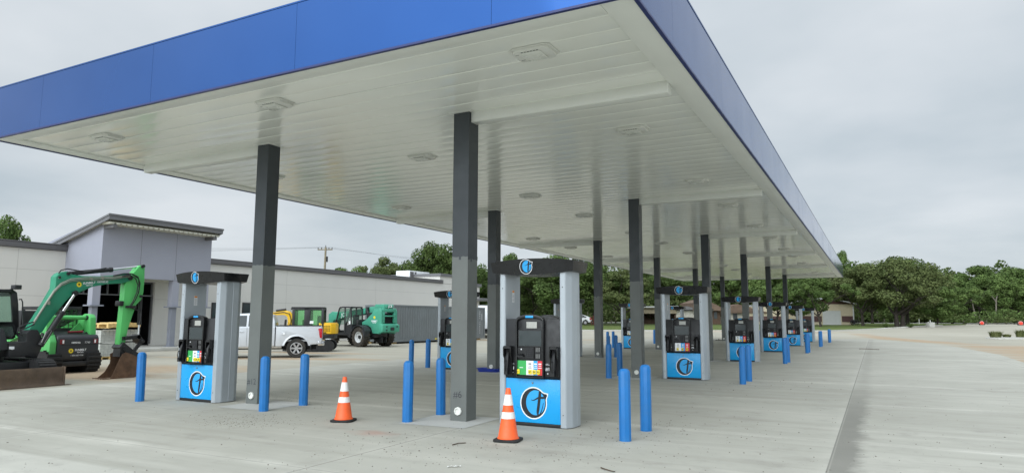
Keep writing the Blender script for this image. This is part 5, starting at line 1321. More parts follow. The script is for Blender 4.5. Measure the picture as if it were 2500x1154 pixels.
def wood_pallet(loc, label, rz, tilt):
    t = thing('wooden_pallet', label, 'pallet', loc, rz, 'wooden pallets on the pavers'); t.rotation_euler = (tilt, 0, rz)
    mb = MB()
    for i in range(6): mb.box(-.6, .6, -.5+i*.18, -.5+i*.18+.12, .13, .155)
    for i in range(4): mb.box(-.6, .6, -.5+i*.29, -.5+i*.29+.1, -.02, 0)
    mb.build('deck_boards', 'wood', t)
    mb = MB()
    for x in (-.58, -.05, .48): mb.box(x, x+.1, -.5, .52, .002, .128)
    mb.build('stringers', 'wood', t); return t
wood_pallet((p1_.x-.35, p1_.y+.25, 1.30), 'pale wooden pallet lying on the left paver stack', .12, 0.06)
wood_pallet((p2_.x-.7, p2_.y+.1, 1.30), 'pale wooden pallet lying on the right paver stack', .2, -.04)

# ------------------------------------------------------------------ utility pole and wires
PD = 88; p = depth_pt(788, PD); zt = z_at(790, 602, PD)
po = thing('utility_pole', 'wooden utility pole with crossarm rising behind the store roof', 'utility pole', (p.x, p.y, p.z), 0)
mb = MB(); mb.cyl((0, 0, 0), (.1, 0, zt-p.z), .17, .12, 10); mb.build('pole', 'pole', po, smooth=50)
r2 = Vector((F2.y, -F2.x)); mb = MB(); zc = z_at(790, 608, PD)-p.z
A = Vector((r2.x*-.95, r2.y*-.95, zc)); B = Vector((r2.x*.95, r2.y*.95, zc)); 
mb.cyl(A, B, .075, .075, 6); mb.build('crossarm', 'pole', po)
mb = MB()
for k in (-.9, -.45, .5, .9): mb.cyl((r2.x*k, r2.y*k, zc+.05), (r2.x*k, r2.y*k, zc+.3), .05, n=8)
mb.cyl((0.1, 0, zt-p.z), (.1, 0, zt-p.z+.25), .04, n=8); mb.cyl((r2.x*.3, r2.y*.3, zc-1.6), (r2.x*.3, r2.y*.3, zc-.9), .11, n=8); mb.build('insulator', 'machine_black', po)
mb = MB(); P0 = Vector((p.x, p.y, p.z)); mb.M = Matrix.Translation(-P0)
for k, (ul, vl, dl, ur, vr, dr) in enumerate(((-900, 560, 50, 1700, 680, 120), (-900, 574, 50, 1750, 690, 120), (-900, 590, 50, 1650, 700, 120), (-900, 595, 50, 1700, 705, 120))):
    kk = (-.9, -.45, .5, .9)[k]; c = P0+Vector((r2.x*kk, r2.y*kk, zc+.3))
    for u, v, d_ in ((ul, vl, dl), (ur, vr, dr)):
        e = depth_pt(u, d_); e.z = z_at(u, v, d_); pts = []
        for i in range(15): t_ = i/14; q = c.lerp(e, t_); q.z -= 1.2*4*t_*(1-t_)*.5; pts.append(q)
        mb.tube(pts, .009, 4)
wr = mb.build('overhead_wire', 'wire', po, smooth=0)

# ------------------------------------------------------------------ far buildings
def ground_frame(u, dep, ang):
    p = depth_pt(u, dep); r_ = math.atan2(-F2.x, F2.y)+ang     # local x = picture right, local y = away
    return p, r_
def lap(mb, x0, x1, y, z0, z1, h=.2, mi=0, s=-1):
    z = z0
    while z < z1-.01:
        zz = min(z1, z+h); mb.add([(x0, y+s*.03, z), (x1, y+s*.03, z), (x1, y, zz), (x0, y, zz)], [(0, 1, 2, 3)], mi)
        mb.add([(x0, y+s*.03, z), (x1, y+s*.03, z), (x1, y, z), (x0, y, z)], [(0, 1, 2, 3)], mi); z = zz
D = 104; p, rz0 = ground_frame(1954, D, -.06); k = D/CF
wS = (2081-1954)*k; zs = lambda v: z_at(2018, v, D)-p.z
sh = thing('tan_shed', 'tan metal shed with white roll-up door and brown band beyond the last pump', 'shed', p, rz0)
ev, ap = zs(741), zs(727); b0, b1 = zs(784.5), zs(770)
mb = MB(); lap(mb, 0, wS, 0, -.3, b0, .22); lap(mb, 0, wS, 0, b1, ev, .22); mb.add([(0, 0, ev), (wS, 0, ev), (wS, .2, ev), (0, .2, ev)], [(0, 1, 2, 3)])
mb.box(0, .12, .02, 12, -.3, ev); mb.box(wS-.12, wS, .02, 12, -.3, ev); mb.box(.13, wS-.13, 11.9, 12, -.3, ev); mb.box(.02, wS-.02, .03, .1, -.3, ev)
lap(mb, -6.5, 0, 5, -.3, b0, .22); lap(mb, -6.5, 0, 5, b1, ev-.35, .22); mb.box(-6.5, 0, 5.03, 11, -.3, ev-.4)
mb.build('wall', 'shed_tan', sh, smooth=0)
mb = MB(); lap(mb, 0, wS, -.002, b0, b1, .22); lap(mb, -6.5, 0, 4.998, b0, b1, .22); mb.prism([(0.02, ev+.01), (wS-.02, ev+.01), (wS/2, ap-.12)], 1, -.02, .05); mb.build('band', 'shed_brown', sh, smooth=0)
mb = MB(); m_ = wS/2
for s in (-1, 1):
    e = m_+s*(m_+.35); zz = ev-.02
    mb.prism([(m_, ap), (e, zz), (e, zz+.14), (m_, ap+.14)], 1, -.45, 12.4)
mb.prism([(4.9, ev-.25), (11.2, ev-.1), (11.2, ev+.05), (4.9, ev-.1)], 0, -6.8, -.36); mb.build('roof', 'roof_metal', sh, smooth=0)
mb = MB(); dx0, dx1 = (2007-1954)*k, (2050-1954)*k; dz = zs(757); mb.box(dx0, dx1, -.07, -.045, -.2, dz)
for i in range(1, 5): mb.box(dx0+.02, dx1-.02, -.078, -.072, dz*i/5-.01, dz*i/5+.02)
rd = mb.build('roller_door', 'shed_white', sh); mb = MB(); mb.box(dx0-.12, dx0-.002, -.09, -.04, -.2, dz+.12); mb.box(dx1+.002, dx1+.12, -.09, -.04, -.2, dz+.12); mb.box(dx0, dx1, -.09, -.04, dz+.002, dz+.12); mb.build('door_trim', 'shed_tan', rd)
mb = MB(); mb.box(wS-.14, wS+.03, -.06, .0, -.3, ev); mb.box(-.03, .14, -.06, 0, -.3, ev); mb.build('corner_trim', 'shed_white', sh)
# dark cart wheel leaning at the shed
q, r_ = ground_frame(2087, D-1, 0); t = thing('garden_cart', 'small dark two-wheeled cart beside the tan shed corner', 'cart', q, r_)
for x in (-.28, .3):
    mb = MB(); mb.lathe([(.34, -.05), (.4, 0), (.34, .05), (.30, 0)], 18, 0, frame((x, 0, .4), (1, 0, 0), (0, 0, 1)), close=True)
    for i in range(6): a = PI*i/6; mb.cyl((x-.32*math.cos(a), 0, .4-.32*math.sin(a)), (x+.32*math.cos(a), 0, .4+.32*math.sin(a)), .02, n=5)
    mb.build('wheel', 'machine_black', t)
mb = MB(); mb.box(-.4, .4, .1, .7, .45, .6); mb.tube([(-.3, .1, .5), (-.6, 0, 1.0), (-.8, 0, 1.1)], .03, 5); mb.build('frame', 'machine_black', t)
# long low brown house with open carport and pale stone wall
D = 106; p, rz0 = ground_frame(1565, D, .03); k = D/CF; zs = lambda v: z_at(1640, v, D)-p.z
hs = thing('brown_house', 'low brown house with dark open carport and pale stone wall behind the pumps', 'house', p, rz0)
X = lambda u: (u-1565)*k
mb = MB(); mb.box(X(1565), X(1650), 4.5, 4.8, -.3, zs(746)); mb.box(X(1565), X(1570), 0, 4.45, -.3, zs(764)); mb.box(X(1648), X(1651), 0, 4.45, -.3, zs(764)); mb.box(X(1612), X(1615), 0, .2, -.3, zs(764)); mb.box(X(1571), X(1640), 2.5, 2.6, -.3, zs(779)); mb.build('carport_wall', 'house_brown', hs)
mb = MB(); mb.box(X(1562), X(1652), -.3, .1, zs(764), zs(753)); mb.box(X(1562), X(1652), -.5, 5, zs(752.5), zs(750)); mb.build('carport_fascia', 'pole', hs)
mb = MB(); mb.prism([(X(1560), zs(749.5)), (X(1655), zs(749.5)), (X(1655), zs(745)), (X(1560), zs(747))], 1, -.7, 9); mb.build('carport_roof', 'roof_metal', hs)
mb = MB(); rnd = random.Random(4); zt = zs(757); z = -.3
while z < zt-.05:
    x = X(1651.5); h = .17
    while x < X(1700)-.05:
        w = min(rnd.uniform(.3, .8), X(1700)-x); mb.box(x+.01, x+w-.01, rnd.uniform(-.04, .02), .3, z+.01, min(zt, z+h)-.005); x += w
    z += h
mb.build('stone_wall', 'house_white', hs, smooth=0)
mb = MB(); mb.prism([(X(1648), zs(755)), (X(1705), zs(755)), (X(1705), zs(752)), (X(1676), zs(746)), (X(1648), zs(750))], 1, -.6, 8); mb.build('house_roof', 'store_cap', hs, smooth=0)
mb = MB(); mb.box(X(1701), X(1760), .0, 6, -.3, zs(757)); mb.build('wing_wall', 'house_brown', hs)
mb = MB(); mb.prism([(X(1690), zs(757)), (X(1770), zs(757)), (X(1768), zs(753)), (X(1718), zs(728)), (X(1690), zs(738))], 1, -.8, 7); mb.build('wing_roof', 'roof_rust', hs, smooth=0)
mb = MB(); mb.box(X(1722), X(1733), -.03, -.002, .2, 2.0); mb.box(X(1744), X(1752), -.03, -.002, .9, 1.9); mb.build('window', 'screen', hs)
D = 110; p, rz0 = ground_frame(1772, D, -.05); k = D/CF; zs = lambda v: z_at(1810, v, D)-p.z
h2 = thing('white_cottage', 'small pale-sided cottage with rusty tin roof between the pumps and the tan shed', 'house', p, rz0)
X = lambda u: (u-1772)*k
mb = MB(); lap(mb, X(1772), X(1862), 0, -.3, zs(762), .2); mb.box(X(1772), X(1862), .03, 6, -.3, zs(762)); mb.build('wall', 'house_white', h2, smooth=0)
mb = MB(); mb.prism([(X(1764), zs(763)), (X(1868), zs(763)), (X(1868), zs(760.5)), (X(1800), zs(741)), (X(1764), zs(752))], 1, -.7, 7); mb.build('roof', 'roof_rust', h2, smooth=0)
mb = MB(); mb.box(X(1790), X(1800), -.06, -.035, .8, 1.8); mb.box(X(1828), X(1838), -.06, -.035, .8, 1.8); mb.build('window', 'screen', h2)
# white car seen behind the nearest pump
p = depth_pt(1408, 99); d = Vector((p.x-CAM.x, p.y-CAM.y)).normalized(); hd = Vector((-d.y, d.x))
car = thing('white_car', 'white parked car with red tail light, half hidden by the nearest pump', 'car', (p.x, p.y, p.z), math.atan2(hd.y, hd.x))
prof = [(-2.1, .45), (-1.75, .38)]+arc(-1.25, .34, .38, 170, 10, 8)+arc(1.35, .34, .38, 170, 10, 8)+[(2.1, .4), (2.15, .7), (1.9, .88), (.95, .98), (.35, 1.42), (-.9, 1.46), (-1.6, 1.2), (-2.05, .98), (-2.16, .7)]
mb = MB(); n = len(prof); yy = lambda z: .86-.22*max(0, z-.95)/.5
mb.add([(x, yy(z), z) for x, z in prof]+[(x, -yy(z), z) for x, z in prof], [list(range(n)), list(range(2*n-1, n-1, -1))]+[(i, (i+1) % n, n+(i+1) % n, n+i) for i in range(n)]); mb.build('body', 'white_paint', car, bevel=.04)
mb = MB()
for s in (1, -1):
    for w in ([(.75, 1.0), (.3, 1.36), (-.2, 1.38), (-.2, 1.0)], [(-.27, 1.0), (-.27, 1.38), (-.9, 1.38), (-1.4, 1.1), (-1.4, 1.02)]): mb.ngon([(x, s*(yy(z)+.012), z) for x, z in w])
mb.ngon([(-2.03, -.6, 1.04), (-2.03, .6, 1.04), (-1.62, .55, 1.24), (-1.62, -.55, 1.24)]); mb.build('side_window', 'glass', car, weld=False, smooth=0)
for s in (1, -1):
    mb = MB(); mb.prism([(-2.19, .72), (-1.85, .76), (-1.82, .95), (-2.1, .97)], 1, s*.70, s*.875); mb.build('tail_light', 'tail_red', car)
    for x in (-1.25, 1.35): wheel(car, Vector((x, s*.76, .33)), s, .33, .2, .2, 'tyre', 'rim', 6)
mb = MB(); mb.box(-2.2, -2.05, -.8, .8, .38, .56); mb.build('bumper', 'machine_black', car)
p, r_ = ground_frame(1447, 97, .2); ld = thing('garden_ladder', 'rusty red ladder leaning against a tree trunk left of the second column', 'ladder', p, r_); ld.rotation_euler = (R(14), R(-8), r_)
mb = MB()
for x in (-.2, .2): mb.box(x-.03, x+.03, -.03, .03, 0, 1.35)
mb.build('rail', 'red_frame', ld); mb = MB()
for i in range(5): mb.cyl((-.2, 0, .18+.25*i), (.2, 0, .18+.25*i), .025, n=6)
mb.build('rung', 'red_frame', ld)
# concrete utility block, marker post, barrels
p, r_ = ground_frame(2271, 92, .1); ub = thing('utility_block', 'square pale concrete utility block with stub pipes on the lawn', 'utility box', p, r_)
mb = MB(); mb.box(-.38, .38, -.38, .38, -.1, .62); mb.build('block', 'kerb', ub, bevel=.02); mb = MB(); mb.cyl((0, 0, .62), (0, 0, .92), .05); mb.cyl((-.28, 0, .62), (-.28, 0, .70), .05); mb.cyl((.25, 0, .62), (.25, 0, .68), .05); mb.build('stub_pipe', 'pvc', ub)
p, r_ = ground_frame(2244, 120, 0); mb = MB(); mb.cyl((0, 0, 0), (0, 0, .85), .035, n=8); mb.cyl((0, 0, .85), (0, 0, .88), .045, n=8); o = mb.build('marker_post', 'pvc'); o.location = p; tag(o, 'thin white marker post beside the far road', 'post')
for u, d, l in ((2397, 108, 'orange traffic barrel lying on its side, left one of the two on the far driveway'), (2492, 104, 'orange traffic barrel lying on its side, right one of the two on the far driveway')):
    p, r_ = ground_frame(u, d, -.55); t = thing('traffic_barrel', l, 'barrel', (p.x, p.y, p.z+.30), r_, 'orange barrels on the driveway')
    T = frame((0, 0, 0), (1, 0, 0), (0, 0, 1)); mb = MB(); mb.lathe([(.30, -.45), (.30, -.2), (.27, -.19), (.26, .1), (.24, .11), (.23, .4), (.16, .42), (.16, .39), (0, .39)], 20, 0, T); mb.build('body', 'barrel', t, smooth=40)
    mb = MB(); mb.lathe([(.285, -.1), (.288, -.08), (.278, .06), (.27, .08)], 20, 0, T); mb.build('reflective_band', 'decal_white', t); mb = MB(); mb.box(-.40, .40, .455, .54, -.30, .30); mb.build('base', 'rubber', t, bevel=.03)
# planted island at the right
def grass_clump(loc, w, h, n, label, seed):
    rnd = random.Random(seed); mb = MB()
    for _ in range(n):
        a = rnd.uniform(0, 2*PI); r_ = w*.35*rnd.random()**.6; x, y = r_*math.cos(a), r_*math.sin(a); l = h*rnd.uniform(.6, 1.1); o = w*.32*rnd.uniform(.2, 1.2); b = rnd.uniform(-.4, .4)+a; t = rnd.uniform(.015, .03)
        P = [(x, y, 0), (x+o*.35*math.cos(b), y+o*.35*math.sin(b), l*.65), (x+o*math.cos(b), y+o*math.sin(b), l*rnd.uniform(.75, 1.0))]; c, s = -math.sin(b)*t, math.cos(b)*t
        mb.add([(P[0][0]-c, P[0][1]-s, 0), (P[0][0]+c, P[0][1]+s, 0), (P[1][0]+c, P[1][1]+s, P[1][2]), (P[1][0]-c, P[1][1]-s, P[1][2]), P[2]], [(0, 1, 2, 3), (3, 2, 4)])
    o = mb.build('grass_clump', 'grass_blade', weld=False, smooth=0); o.location = loc; tag(o, label, 'ornamental grass', 'grass clumps in the kerbed island'); return o
p, r_ = ground_frame(2485, 62, .05); mb = MB(); pts = [(-2.7, -1.0), (6.5, -1.1), (7, 0), (6.5, 1.3), (-2.0, 1.2), (-2.9, .3)]
mb.prism(pts, 2, -.2, .13); isl = structure(mb.build('planting_island', 'kerb', bevel=.02)); isl.location = p; isl.rotation_euler = (0, 0, r_)
mb = MB(); mb.ngon([(x*.93+.1, y*.8, .142) for x, y in pts]); o = structure(mb.build('island_soil', 'farroad', smooth=0)); o.location = p; o.rotation_euler = (0, 0, r_)
for u, d, w, h, n, l, s in ((2428, 62, 1.15, .62, 380, 'tan ornamental grass clump at the left end of the kerbed island', 1), (2455, 62.6, .8, .32, 220, 'low dark grass tuft in the middle of the kerbed island', 2), (2489, 62.4, .95, .75, 340, 'tall green grass clump at the right edge of the photo', 3)):
    q = depth_pt(u, d); grass_clump((q.x, q.y, q.z+.12), w, h, n, l, s)
for u, d, l, s in ((2163, 88, 'spiky dark yucca left of the big twin-trunk oak', 7), (2222, 89, 'spiky dark yucca right of the big twin-trunk oak', 8)):
    q = depth_pt(u, d); rnd = random.Random(s); mb = MB()
    for i in range(60):
        a = rnd.uniform(0, 2*PI); e = rnd.uniform(.15, 1.4); L_ = rnd.uniform(.6, .9); dx, dy, dz = math.cos(a)*math.cos(e)*L_, math.sin(a)*math.cos(e)*L_, math.sin(e)*L_; c, s_ = -math.sin(a)*.035, math.cos(a)*.035
        mb.add([(-c, -s_, .05), (c, s_, .05), (dx*.6+c, dy*.6+s_, .05+dz*.6), (dx*.6-c, dy*.6-s_, .05+dz*.6), (dx, dy, .05+dz)], [(0, 1, 2, 3), (3, 2, 4)])
    o = mb.build('yucca', 'leaf_oak', weld=False, smooth=0); o.location = q; tag(o, l, 'yucca', 'yuccas on the lawn')
# ------------------------------------------------------------------ trees
def branch(mb, rnd, a, d, L, r, depth, tips, bend=.25):
    pts = [a]; rad = [r]; p = a.copy(); n = 4
    for i in range(n):
        d = (d+Vector((rnd.uniform(-bend, bend), rnd.uniform(-bend, bend), rnd.uniform(-bend*.4, bend*.6)))).normalized()
        p = p+d*L/n; pts.append(p.copy()); rad.append(max(.006, r*(1-.55*(i+1)/n)))
    mb.tube(pts, rad, 6 if r > .04 else 4)
    if depth == 0: tips.append(p); return
    for k in range(rnd.choice((2, 3, 3))):
        dd = (d+Vector((rnd.uniform(-.9, .9), rnd.uniform(-.9, .9), rnd.uniform(-.25, .6)))).normalized()
        branch(mb, rnd, pts[-1] if k else pts[-2], dd, L*rnd.uniform(.6, .85), rad[-1]*.85, depth-1, tips, bend)

def make_tree(seed, H, Wd, trunk, tr, leafm, barkm='bark', nleaf=5200, leaf=.30, twin=False, name='oak_tree', low=.32, gaps=.0, blobs=34, flat=.62):
    rnd = random.Random(seed); t = thing(name, 'x', 'tree')
    mb = MB(); tips = []
    starts = [(Vector((0, 0, -.3)), Vector((0, 0, 1)))] if not twin else [(Vector((-.36, 0, -.3)), Vector((-.05, 0, 1))), (Vector((.42, 0, -.3)), Vector((.06, 0, 1)))]
    for a, d in starts:
        p = a; pts = [p]; rad = [tr*1.35]
        for i in range(4):
            d = (d+Vector((rnd.uniform(-.08, .08), rnd.uniform(-.08, .08), 0))).normalized(); p = p+d*(trunk+.3)/4; pts.append(p); rad.append(tr*(1-.08*(i+1)))
        mb.tube(pts, rad, 9)
        for k in range(5):
            an = 2*PI*k/5+rnd.uniform(-.4, .4); branch(mb, rnd, pts[-1] if k % 2 else pts[-2], Vector((math.cos(an)*.8, math.sin(an)*.8, rnd.uniform(.35, 1.1))).normalized(), (H-trunk)*.42, tr*.55, 2, tips)
    mb.build('trunk', barkm, t, smooth=50, weld=False)
    cz = H*low+(H-H*low)*.5; hz_ = (H-H*low)*.5
    cen = []
    for i in range(blobs):
        for _ in range(40):
            x, y, z = rnd.uniform(-1, 1), rnd.uniform(-1, 1), rnd.uniform(-1, 1); q = x*x+y*y+z*z
            if .22 < q < .92: break
        if z < -.45: x *= .85; y *= .85
        k_ = 1.0
        if rnd.random() < .22: k_ = rnd.uniform(1.06, 1.2)
        r_ = rnd.uniform(.17, .34)*min(Wd*.5, hz_*1.4)*(1 if k_ == 1 else .6); sk_ = 1+.16*math.sin(3*math.atan2(y, x)+seed); cen.append((Vector((x*Wd*.5*.86*k_*sk_, y*Wd*.5*.86*k_*sk_, cz+z*hz_*.86*(k_ if z > 0 else 1))), r_))
    for p in tips[::2]:
        if p.z > H*low*.8: cen.append((p, rnd.uniform(.12, .2)*Wd*.5))
    vs = []; fs = []; tot = sum(r_*r_ for _, r_ in cen)
    for c, r_ in cen:
        k = int(nleaf*r_*r_/tot)
        for _ in range(k):
            d = Vector((rnd.gauss(0, 1), rnd.gauss(0, 1), rnd.gauss(0, 1))).normalized(); rr = r_*(.45+.62*rnd.random()**.6)
            p = c+Vector((d.x*rr, d.y*rr, d.z*rr*flat))
            nrm = (d+Vector((rnd.uniform(-.8, .8), rnd.uniform(-.8, .8), rnd.uniform(-.2, 1.0)))).normalized(); a = nrm.orthogonal().normalized(); a = (Matrix.Rotation(rnd.uniform(0, 6.28), 3, nrm) @ a); b = nrm.cross(a)
            s = leaf*rnd.uniform(.55, 1.3); n = len(vs)
            vs += [p-a*s*.5-b*s*.18, p-b*s*.42+nrm*s*.05, p+a*s*.55-b*s*.1-nrm*s*.12, p+a*s*.2+b*s*.4-nrm*s*.05, p-a*s*.35+b*s*.3]
            fs.append((n, n+1, n+2, n+3, n+4))
    me = bpy.data.meshes.new('crown'); me.from_pydata([tuple(v) for v in vs], [], fs); me.materials.append(M[leafm])
    o = bpy.data.objects.new('crown', me); COL.objects.link(o); o.parent = t
    t['H'] = H; t['Wd'] = Wd
    return t
PROTO = {
 'oak': make_tree(1, 10, 12, 2.6, .30, 'leaf_oak', nleaf=17000, leaf=.27, low=.2, name='live_oak'),
 'twin': make_tree(2, 10, 11.5, 2.2, .34, 'leaf_dull', nleaf=19000, leaf=.25, twin=True, low=.19, name='live_oak', blobs=42),
 'mid': make_tree(3, 10, 8, 2.4, .22, 'leaf_mid', nleaf=17000, leaf=.25, low=.10, flat=.85, name='broadleaf_tree'),
 'light': make_tree(4, 10, 9, 2.0, .16, 'leaf_light', nleaf=16000, leaf=.25, low=.08, flat=.85, name='broadleaf_tree', blobs=30),
 'tall': make_tree(5, 12, 7, 3.0, .22, 'leaf_mid', 'bark', nleaf=12500, leaf=.26, low=.24, flat=.9, name='broadleaf_tree', blobs=28),
 'dull': make_tree(6, 10, 10, 2.5, .26, 'leaf_dull', nleaf=16000, leaf=.27, low=.2, name='live_oak'),
}
for o in list(bpy.data.objects):
    if o.parent and o.parent.name in [q.name for q in PROTO.values()]: KIDS.setdefault(o.parent.name, []).append(o)
PUSED = {}
def tree(kind, u, dep, vtop, wpx, label, cat='tree', rz=None, group='trees round the lot', base=None):
    p = depth_pt(u, dep); zt = z_at(u, vtop, dep); pr_ = PROTO[kind]; sz = (zt-p.z)/pr_['H']; sx = wpx*dep/CF/pr_['Wd']; rz = random.uniform(0, 6) if rz is None else rz
    if kind not in PUSED: PUSED[kind] = 1; t = pr_; t.location = p; t.rotation_euler = (0, 0, rz); t.scale = (sx, sx, sz); t['label'] = label; t['group'] = group
    else: t = dupk(pr_, p, rz, label, group, (sx, sx, sz))
    return t
HR = math.atan2(-F2.x, F2.y)
# right of the canopy
tree('twin', 2196, 94, 627, 205, 'big dull green live oak with twin dark trunks on the lawn', rz=HR)
tree('dull', 2107, 97, 641, 150, 'olive live oak with thick dark trunk between tan shed and twin-trunk oak')
tree('oak', 2215, 103, 622, 190, 'dark live oak whose round crown rises highest right behind the twin-trunk oak')
tree('light', 2288, 100, 688, 130, 'small bright green tree with a thin trunk beside the concrete utility block')
tree('tall', 2058, 135, 606, 60, 'tall thin tree poking up just past the far corner of the canopy')
tree('mid', 2130, 128, 634, 120, 'mid green tree rising behind the olive oak right of the canopy corner')
tree('mid', 2325, 125, 668, 110, 'mid green tree filling the gap right of the small bright tree')
tree('tall', 2385, 138, 642, 130, 'tall tree with a pale leaning trunk above the left orange barrel')
tree('light', 2425, 132, 652, 140, 'light green broad tree between the two orange barrels')
tree('mid', 2480, 138, 646, 140, 'mid green tree above the right orange barrel')
tree('oak', 2545, 140, 656, 160, 'dark oak cut off by the right edge of the photo')
tree('light', 2360, 150, 660, 120, 'light green tree far back behind the pale leaning trunk')
tree('oak', 2620, 142, 655, 160, 'dark oak standing just outside the right edge of the photo')
# in front of the shed and behind the pumps
tree('tall', 2003, 92, 655, 95, 'dull green tree whose dark trunk stands before the white shed door')
tree('mid', 1945, 98, 668, 110, 'mid green tree with pale trunk at the left end of the tan shed')
tree('tall', 1895, 100, 660, 110, 'tall tree with pale stems behind the third pump')
tree('oak', 2060, 116, 655, 140, 'dark oak rising over the roof of the tan shed')
tree('mid', 1980, 122, 648, 150, 'mid green tree far behind the tan shed roof')
tree('light', 1850, 116, 652, 140, 'light green tree over the white cottage')
tree('oak', 1790, 118, 650, 150, 'dark oak behind the rusty cottage roof')
tree('mid', 1730, 120, 648, 140, 'mid green tree behind the rusty wing roof of the brown house')
tree('light', 1660, 122, 660, 120, 'light green tree glimpsed above the stone wall of the brown house')
tree('oak', 1600, 118, 640, 170, 'dark oak directly behind the carport roof')
tree('dull', 1520, 96, 652, 150, 'olive tree with paired trunks left of the carport')
tree('oak', 1450, 99, 634, 165, 'dark oak behind the red garden ladder')
tree('mid', 1375, 100, 612, 190, 'mid green tree filling the opening of the nearest pump')
tree('oak', 1300, 106, 640, 150, 'dark oak behind the left end column of the nearest pump')
tree('tall', 1238, 108, 612, 90, 'thin tall tree just right of the second left-hand column')
tree('mid', 1180, 104, 652, 130, 'mid green tree between the nearest right-hand column and the second left-hand column')
# behind the store
tree('oak', 1058, 92, 587, 165, 'large dark oak rising behind the white rooftop unit')
tree('mid', 1120, 98, 610, 120, 'mid green tree hidden partly by the nearest right-hand column, behind the store end')
tree('dull', 940, 98, 624, 140, 'olive tree behind the store roof left of the large dark oak')
tree('mid', 985, 104, 634, 110, 'mid green tree in the dip between two crowns behind the store roof')
tree('light', 843, 104, 632, 115, 'low rounded light green tree behind the store roof right of the utility pole')
tree('mid', -2, 62, 516, 120, 'green treetop showing above the store roof at the left edge of the photo')
# a mass of woodland beyond the far road
def wood(name, rows, n, h0, h1, leaf, seed, mats, nl=150):
    rnd = random.Random(seed); vs = []; fs = []; mi = []; mb = MB()
    for _ in range(n):
        u = rnd.uniform(rows[0], rows[1]); d = rnd.uniform(rows[2], rows[3]); c = depth_pt(u, d); H = rnd.uniform(h0, h1); w = rnd.uniform(2.0, 3.6); g = rnd.randrange(len(mats))
        if rnd.random() < .5: mb.tube([(c.x, c.y, c.z-.3), (c.x+rnd.uniform(-.4, .4), c.y, c.z+H*.4), (c.x+rnd.uniform(-.9, .9), c.y, c.z+H*.75)], [.16, .12, .06], 5)
        for _ in range(nl):
            z = rnd.random()**.8; a = rnd.uniform(0, 6.28); r_ = w*(math.sin(PI*min(.97, .12+z*.86))**.6)*rnd.uniform(.6, 1.05); p = Vector((c.x+r_*math.cos(a), c.y+r_*math.sin(a), c.z+.3+z*H))
            nrm = Vector((rnd.gauss(0, 1), rnd.gauss(0, 1), rnd.gauss(.3, 1))).normalized(); aa = nrm.orthogonal().normalized(); b = nrm.cross(aa); s = leaf*rnd.uniform(.5, 1.4); k = len(vs)
            vs += [p-aa*s*.5-b*s*.2, p-b*s*.42, p+aa*s*.55, p+aa*s*.2+b*s*.4, p-aa*s*.35+b*s*.3]; fs.append((k, k+1, k+2, k+3, k+4)); mi.append(g)
    nb = len(vs); base = len(mats)
    me = bpy.data.meshes.new(name); me.from_pydata([tuple(v) for v in vs]+[tuple(v) for v in mb.v], [], fs+[[i+nb for i in f] for f in mb.f])
    for m in mats: me.materials.append(M[m])
    me.materials.append(M['bark_pale']); me.polygons.foreach_set('material_index', mi+[base]*len(mb.f))
    o = bpy.data.objects.new(name, me); COL.objects.link(o); o['kind'] = 'stuff'; return o
wood('woodland', (980, 2750, 156, 180), 460, 9, 14, .5, 21, ['leaf_oak', 'leaf_mid', 'leaf_dull'], 290)
wood('undergrowth', (980, 1900, 112, 130), 150, 1.5, 6, .4, 22, ['leaf_oak', 'leaf_mid', 'leaf_dull'], 240)
wood('thicket', (1900, 2700, 147, 158), 190, 2.5, 8.5, .42, 23, ['leaf_oak', 'leaf_mid', 'leaf_dull'], 240)
wood('bramble', (2285, 2750, 119, 124), 42, .5, 2.4, .3, 24, ['leaf_oak', 'leaf_mid', 'leaf_dull'], 230)
wood('hedge', (2085, 2330, 140, 146), 60, 1.5, 5, .36, 25, ['leaf_oak', 'leaf_dull'], 230)
# bare leaning trunks
for u, d, vt, lean, l in ((2388, 131, 700, -.35, 'bare pale leaning trunk left of the left orange barrel'), (2428, 128, 690, .28, 'bare forked grey trunk between the two orange barrels')):
    p = depth_pt(u, d); zt = z_at(u, vt, d)-p.z; mb = MB(); r2_ = Vector((F2.y, -F2.x, 0)); tips = []
    P = [Vector((0, 0, -.2)), r2_*lean*1.6+Vector((0, 0, zt*.3)), r2_*lean*2.4+Vector((0, 0, zt*.6)), r2_*lean*5.0+Vector((0, 0, zt))]; mb.tube(P, [.17, .14, .1, .03], 7)
    mb.tube([P[2]*.9, P[2]+r2_*-lean*3+Vector((0, 0, .7)), P[2]+r2_*-lean*5+Vector((0, 0, .9))], [.1, .07, .03], 6); mb.tube([P[2], P[2]+r2_*lean*2.5+Vector((0, 0, 1.6))], [.09, .03], 6)
    o = mb.build('bare_trunk', 'bark_pale', smooth=50); o.location = p; tag(o, l, 'dead tree', 'bare trunks at the wood edge')

# ------------------------------------------------------------------ daylight: overcast sky, weak soft sun
w = bpy.data.worlds.new('World'); scene.world = w; w.use_nodes = True; nt = w.node_tree; N = nt.nodes; L = nt.links
SUN_EL, SUN_ROT = R(29), R(182)
bg = N['Background']; bg.inputs['Strength'].default_value = .1
sky = N.new('ShaderNodeTexSky'); sky.sky_type = 'NISHITA'; sky.sun_disc = False; sky.sun_elevation = SUN_EL; sky.sun_rotation = SUN_ROT
tc = N.new('ShaderNodeTexCoord'); sp_ = N.new('ShaderNodeSeparateXYZ'); L.new(tc.outputs['Generated'], sp_.inputs[0])
def mth(op, a, b=None, clamp=False):
    n = N.new('ShaderNodeMath'); n.operation = op; n.use_clamp = clamp
    for i, x in enumerate((a, b)):
        if x is None: continue
        if isinstance(x, (int, float)): n.inputs[i].default_value = x
        else: L.new(x, n.inputs[i])
    return n.outputs[0]
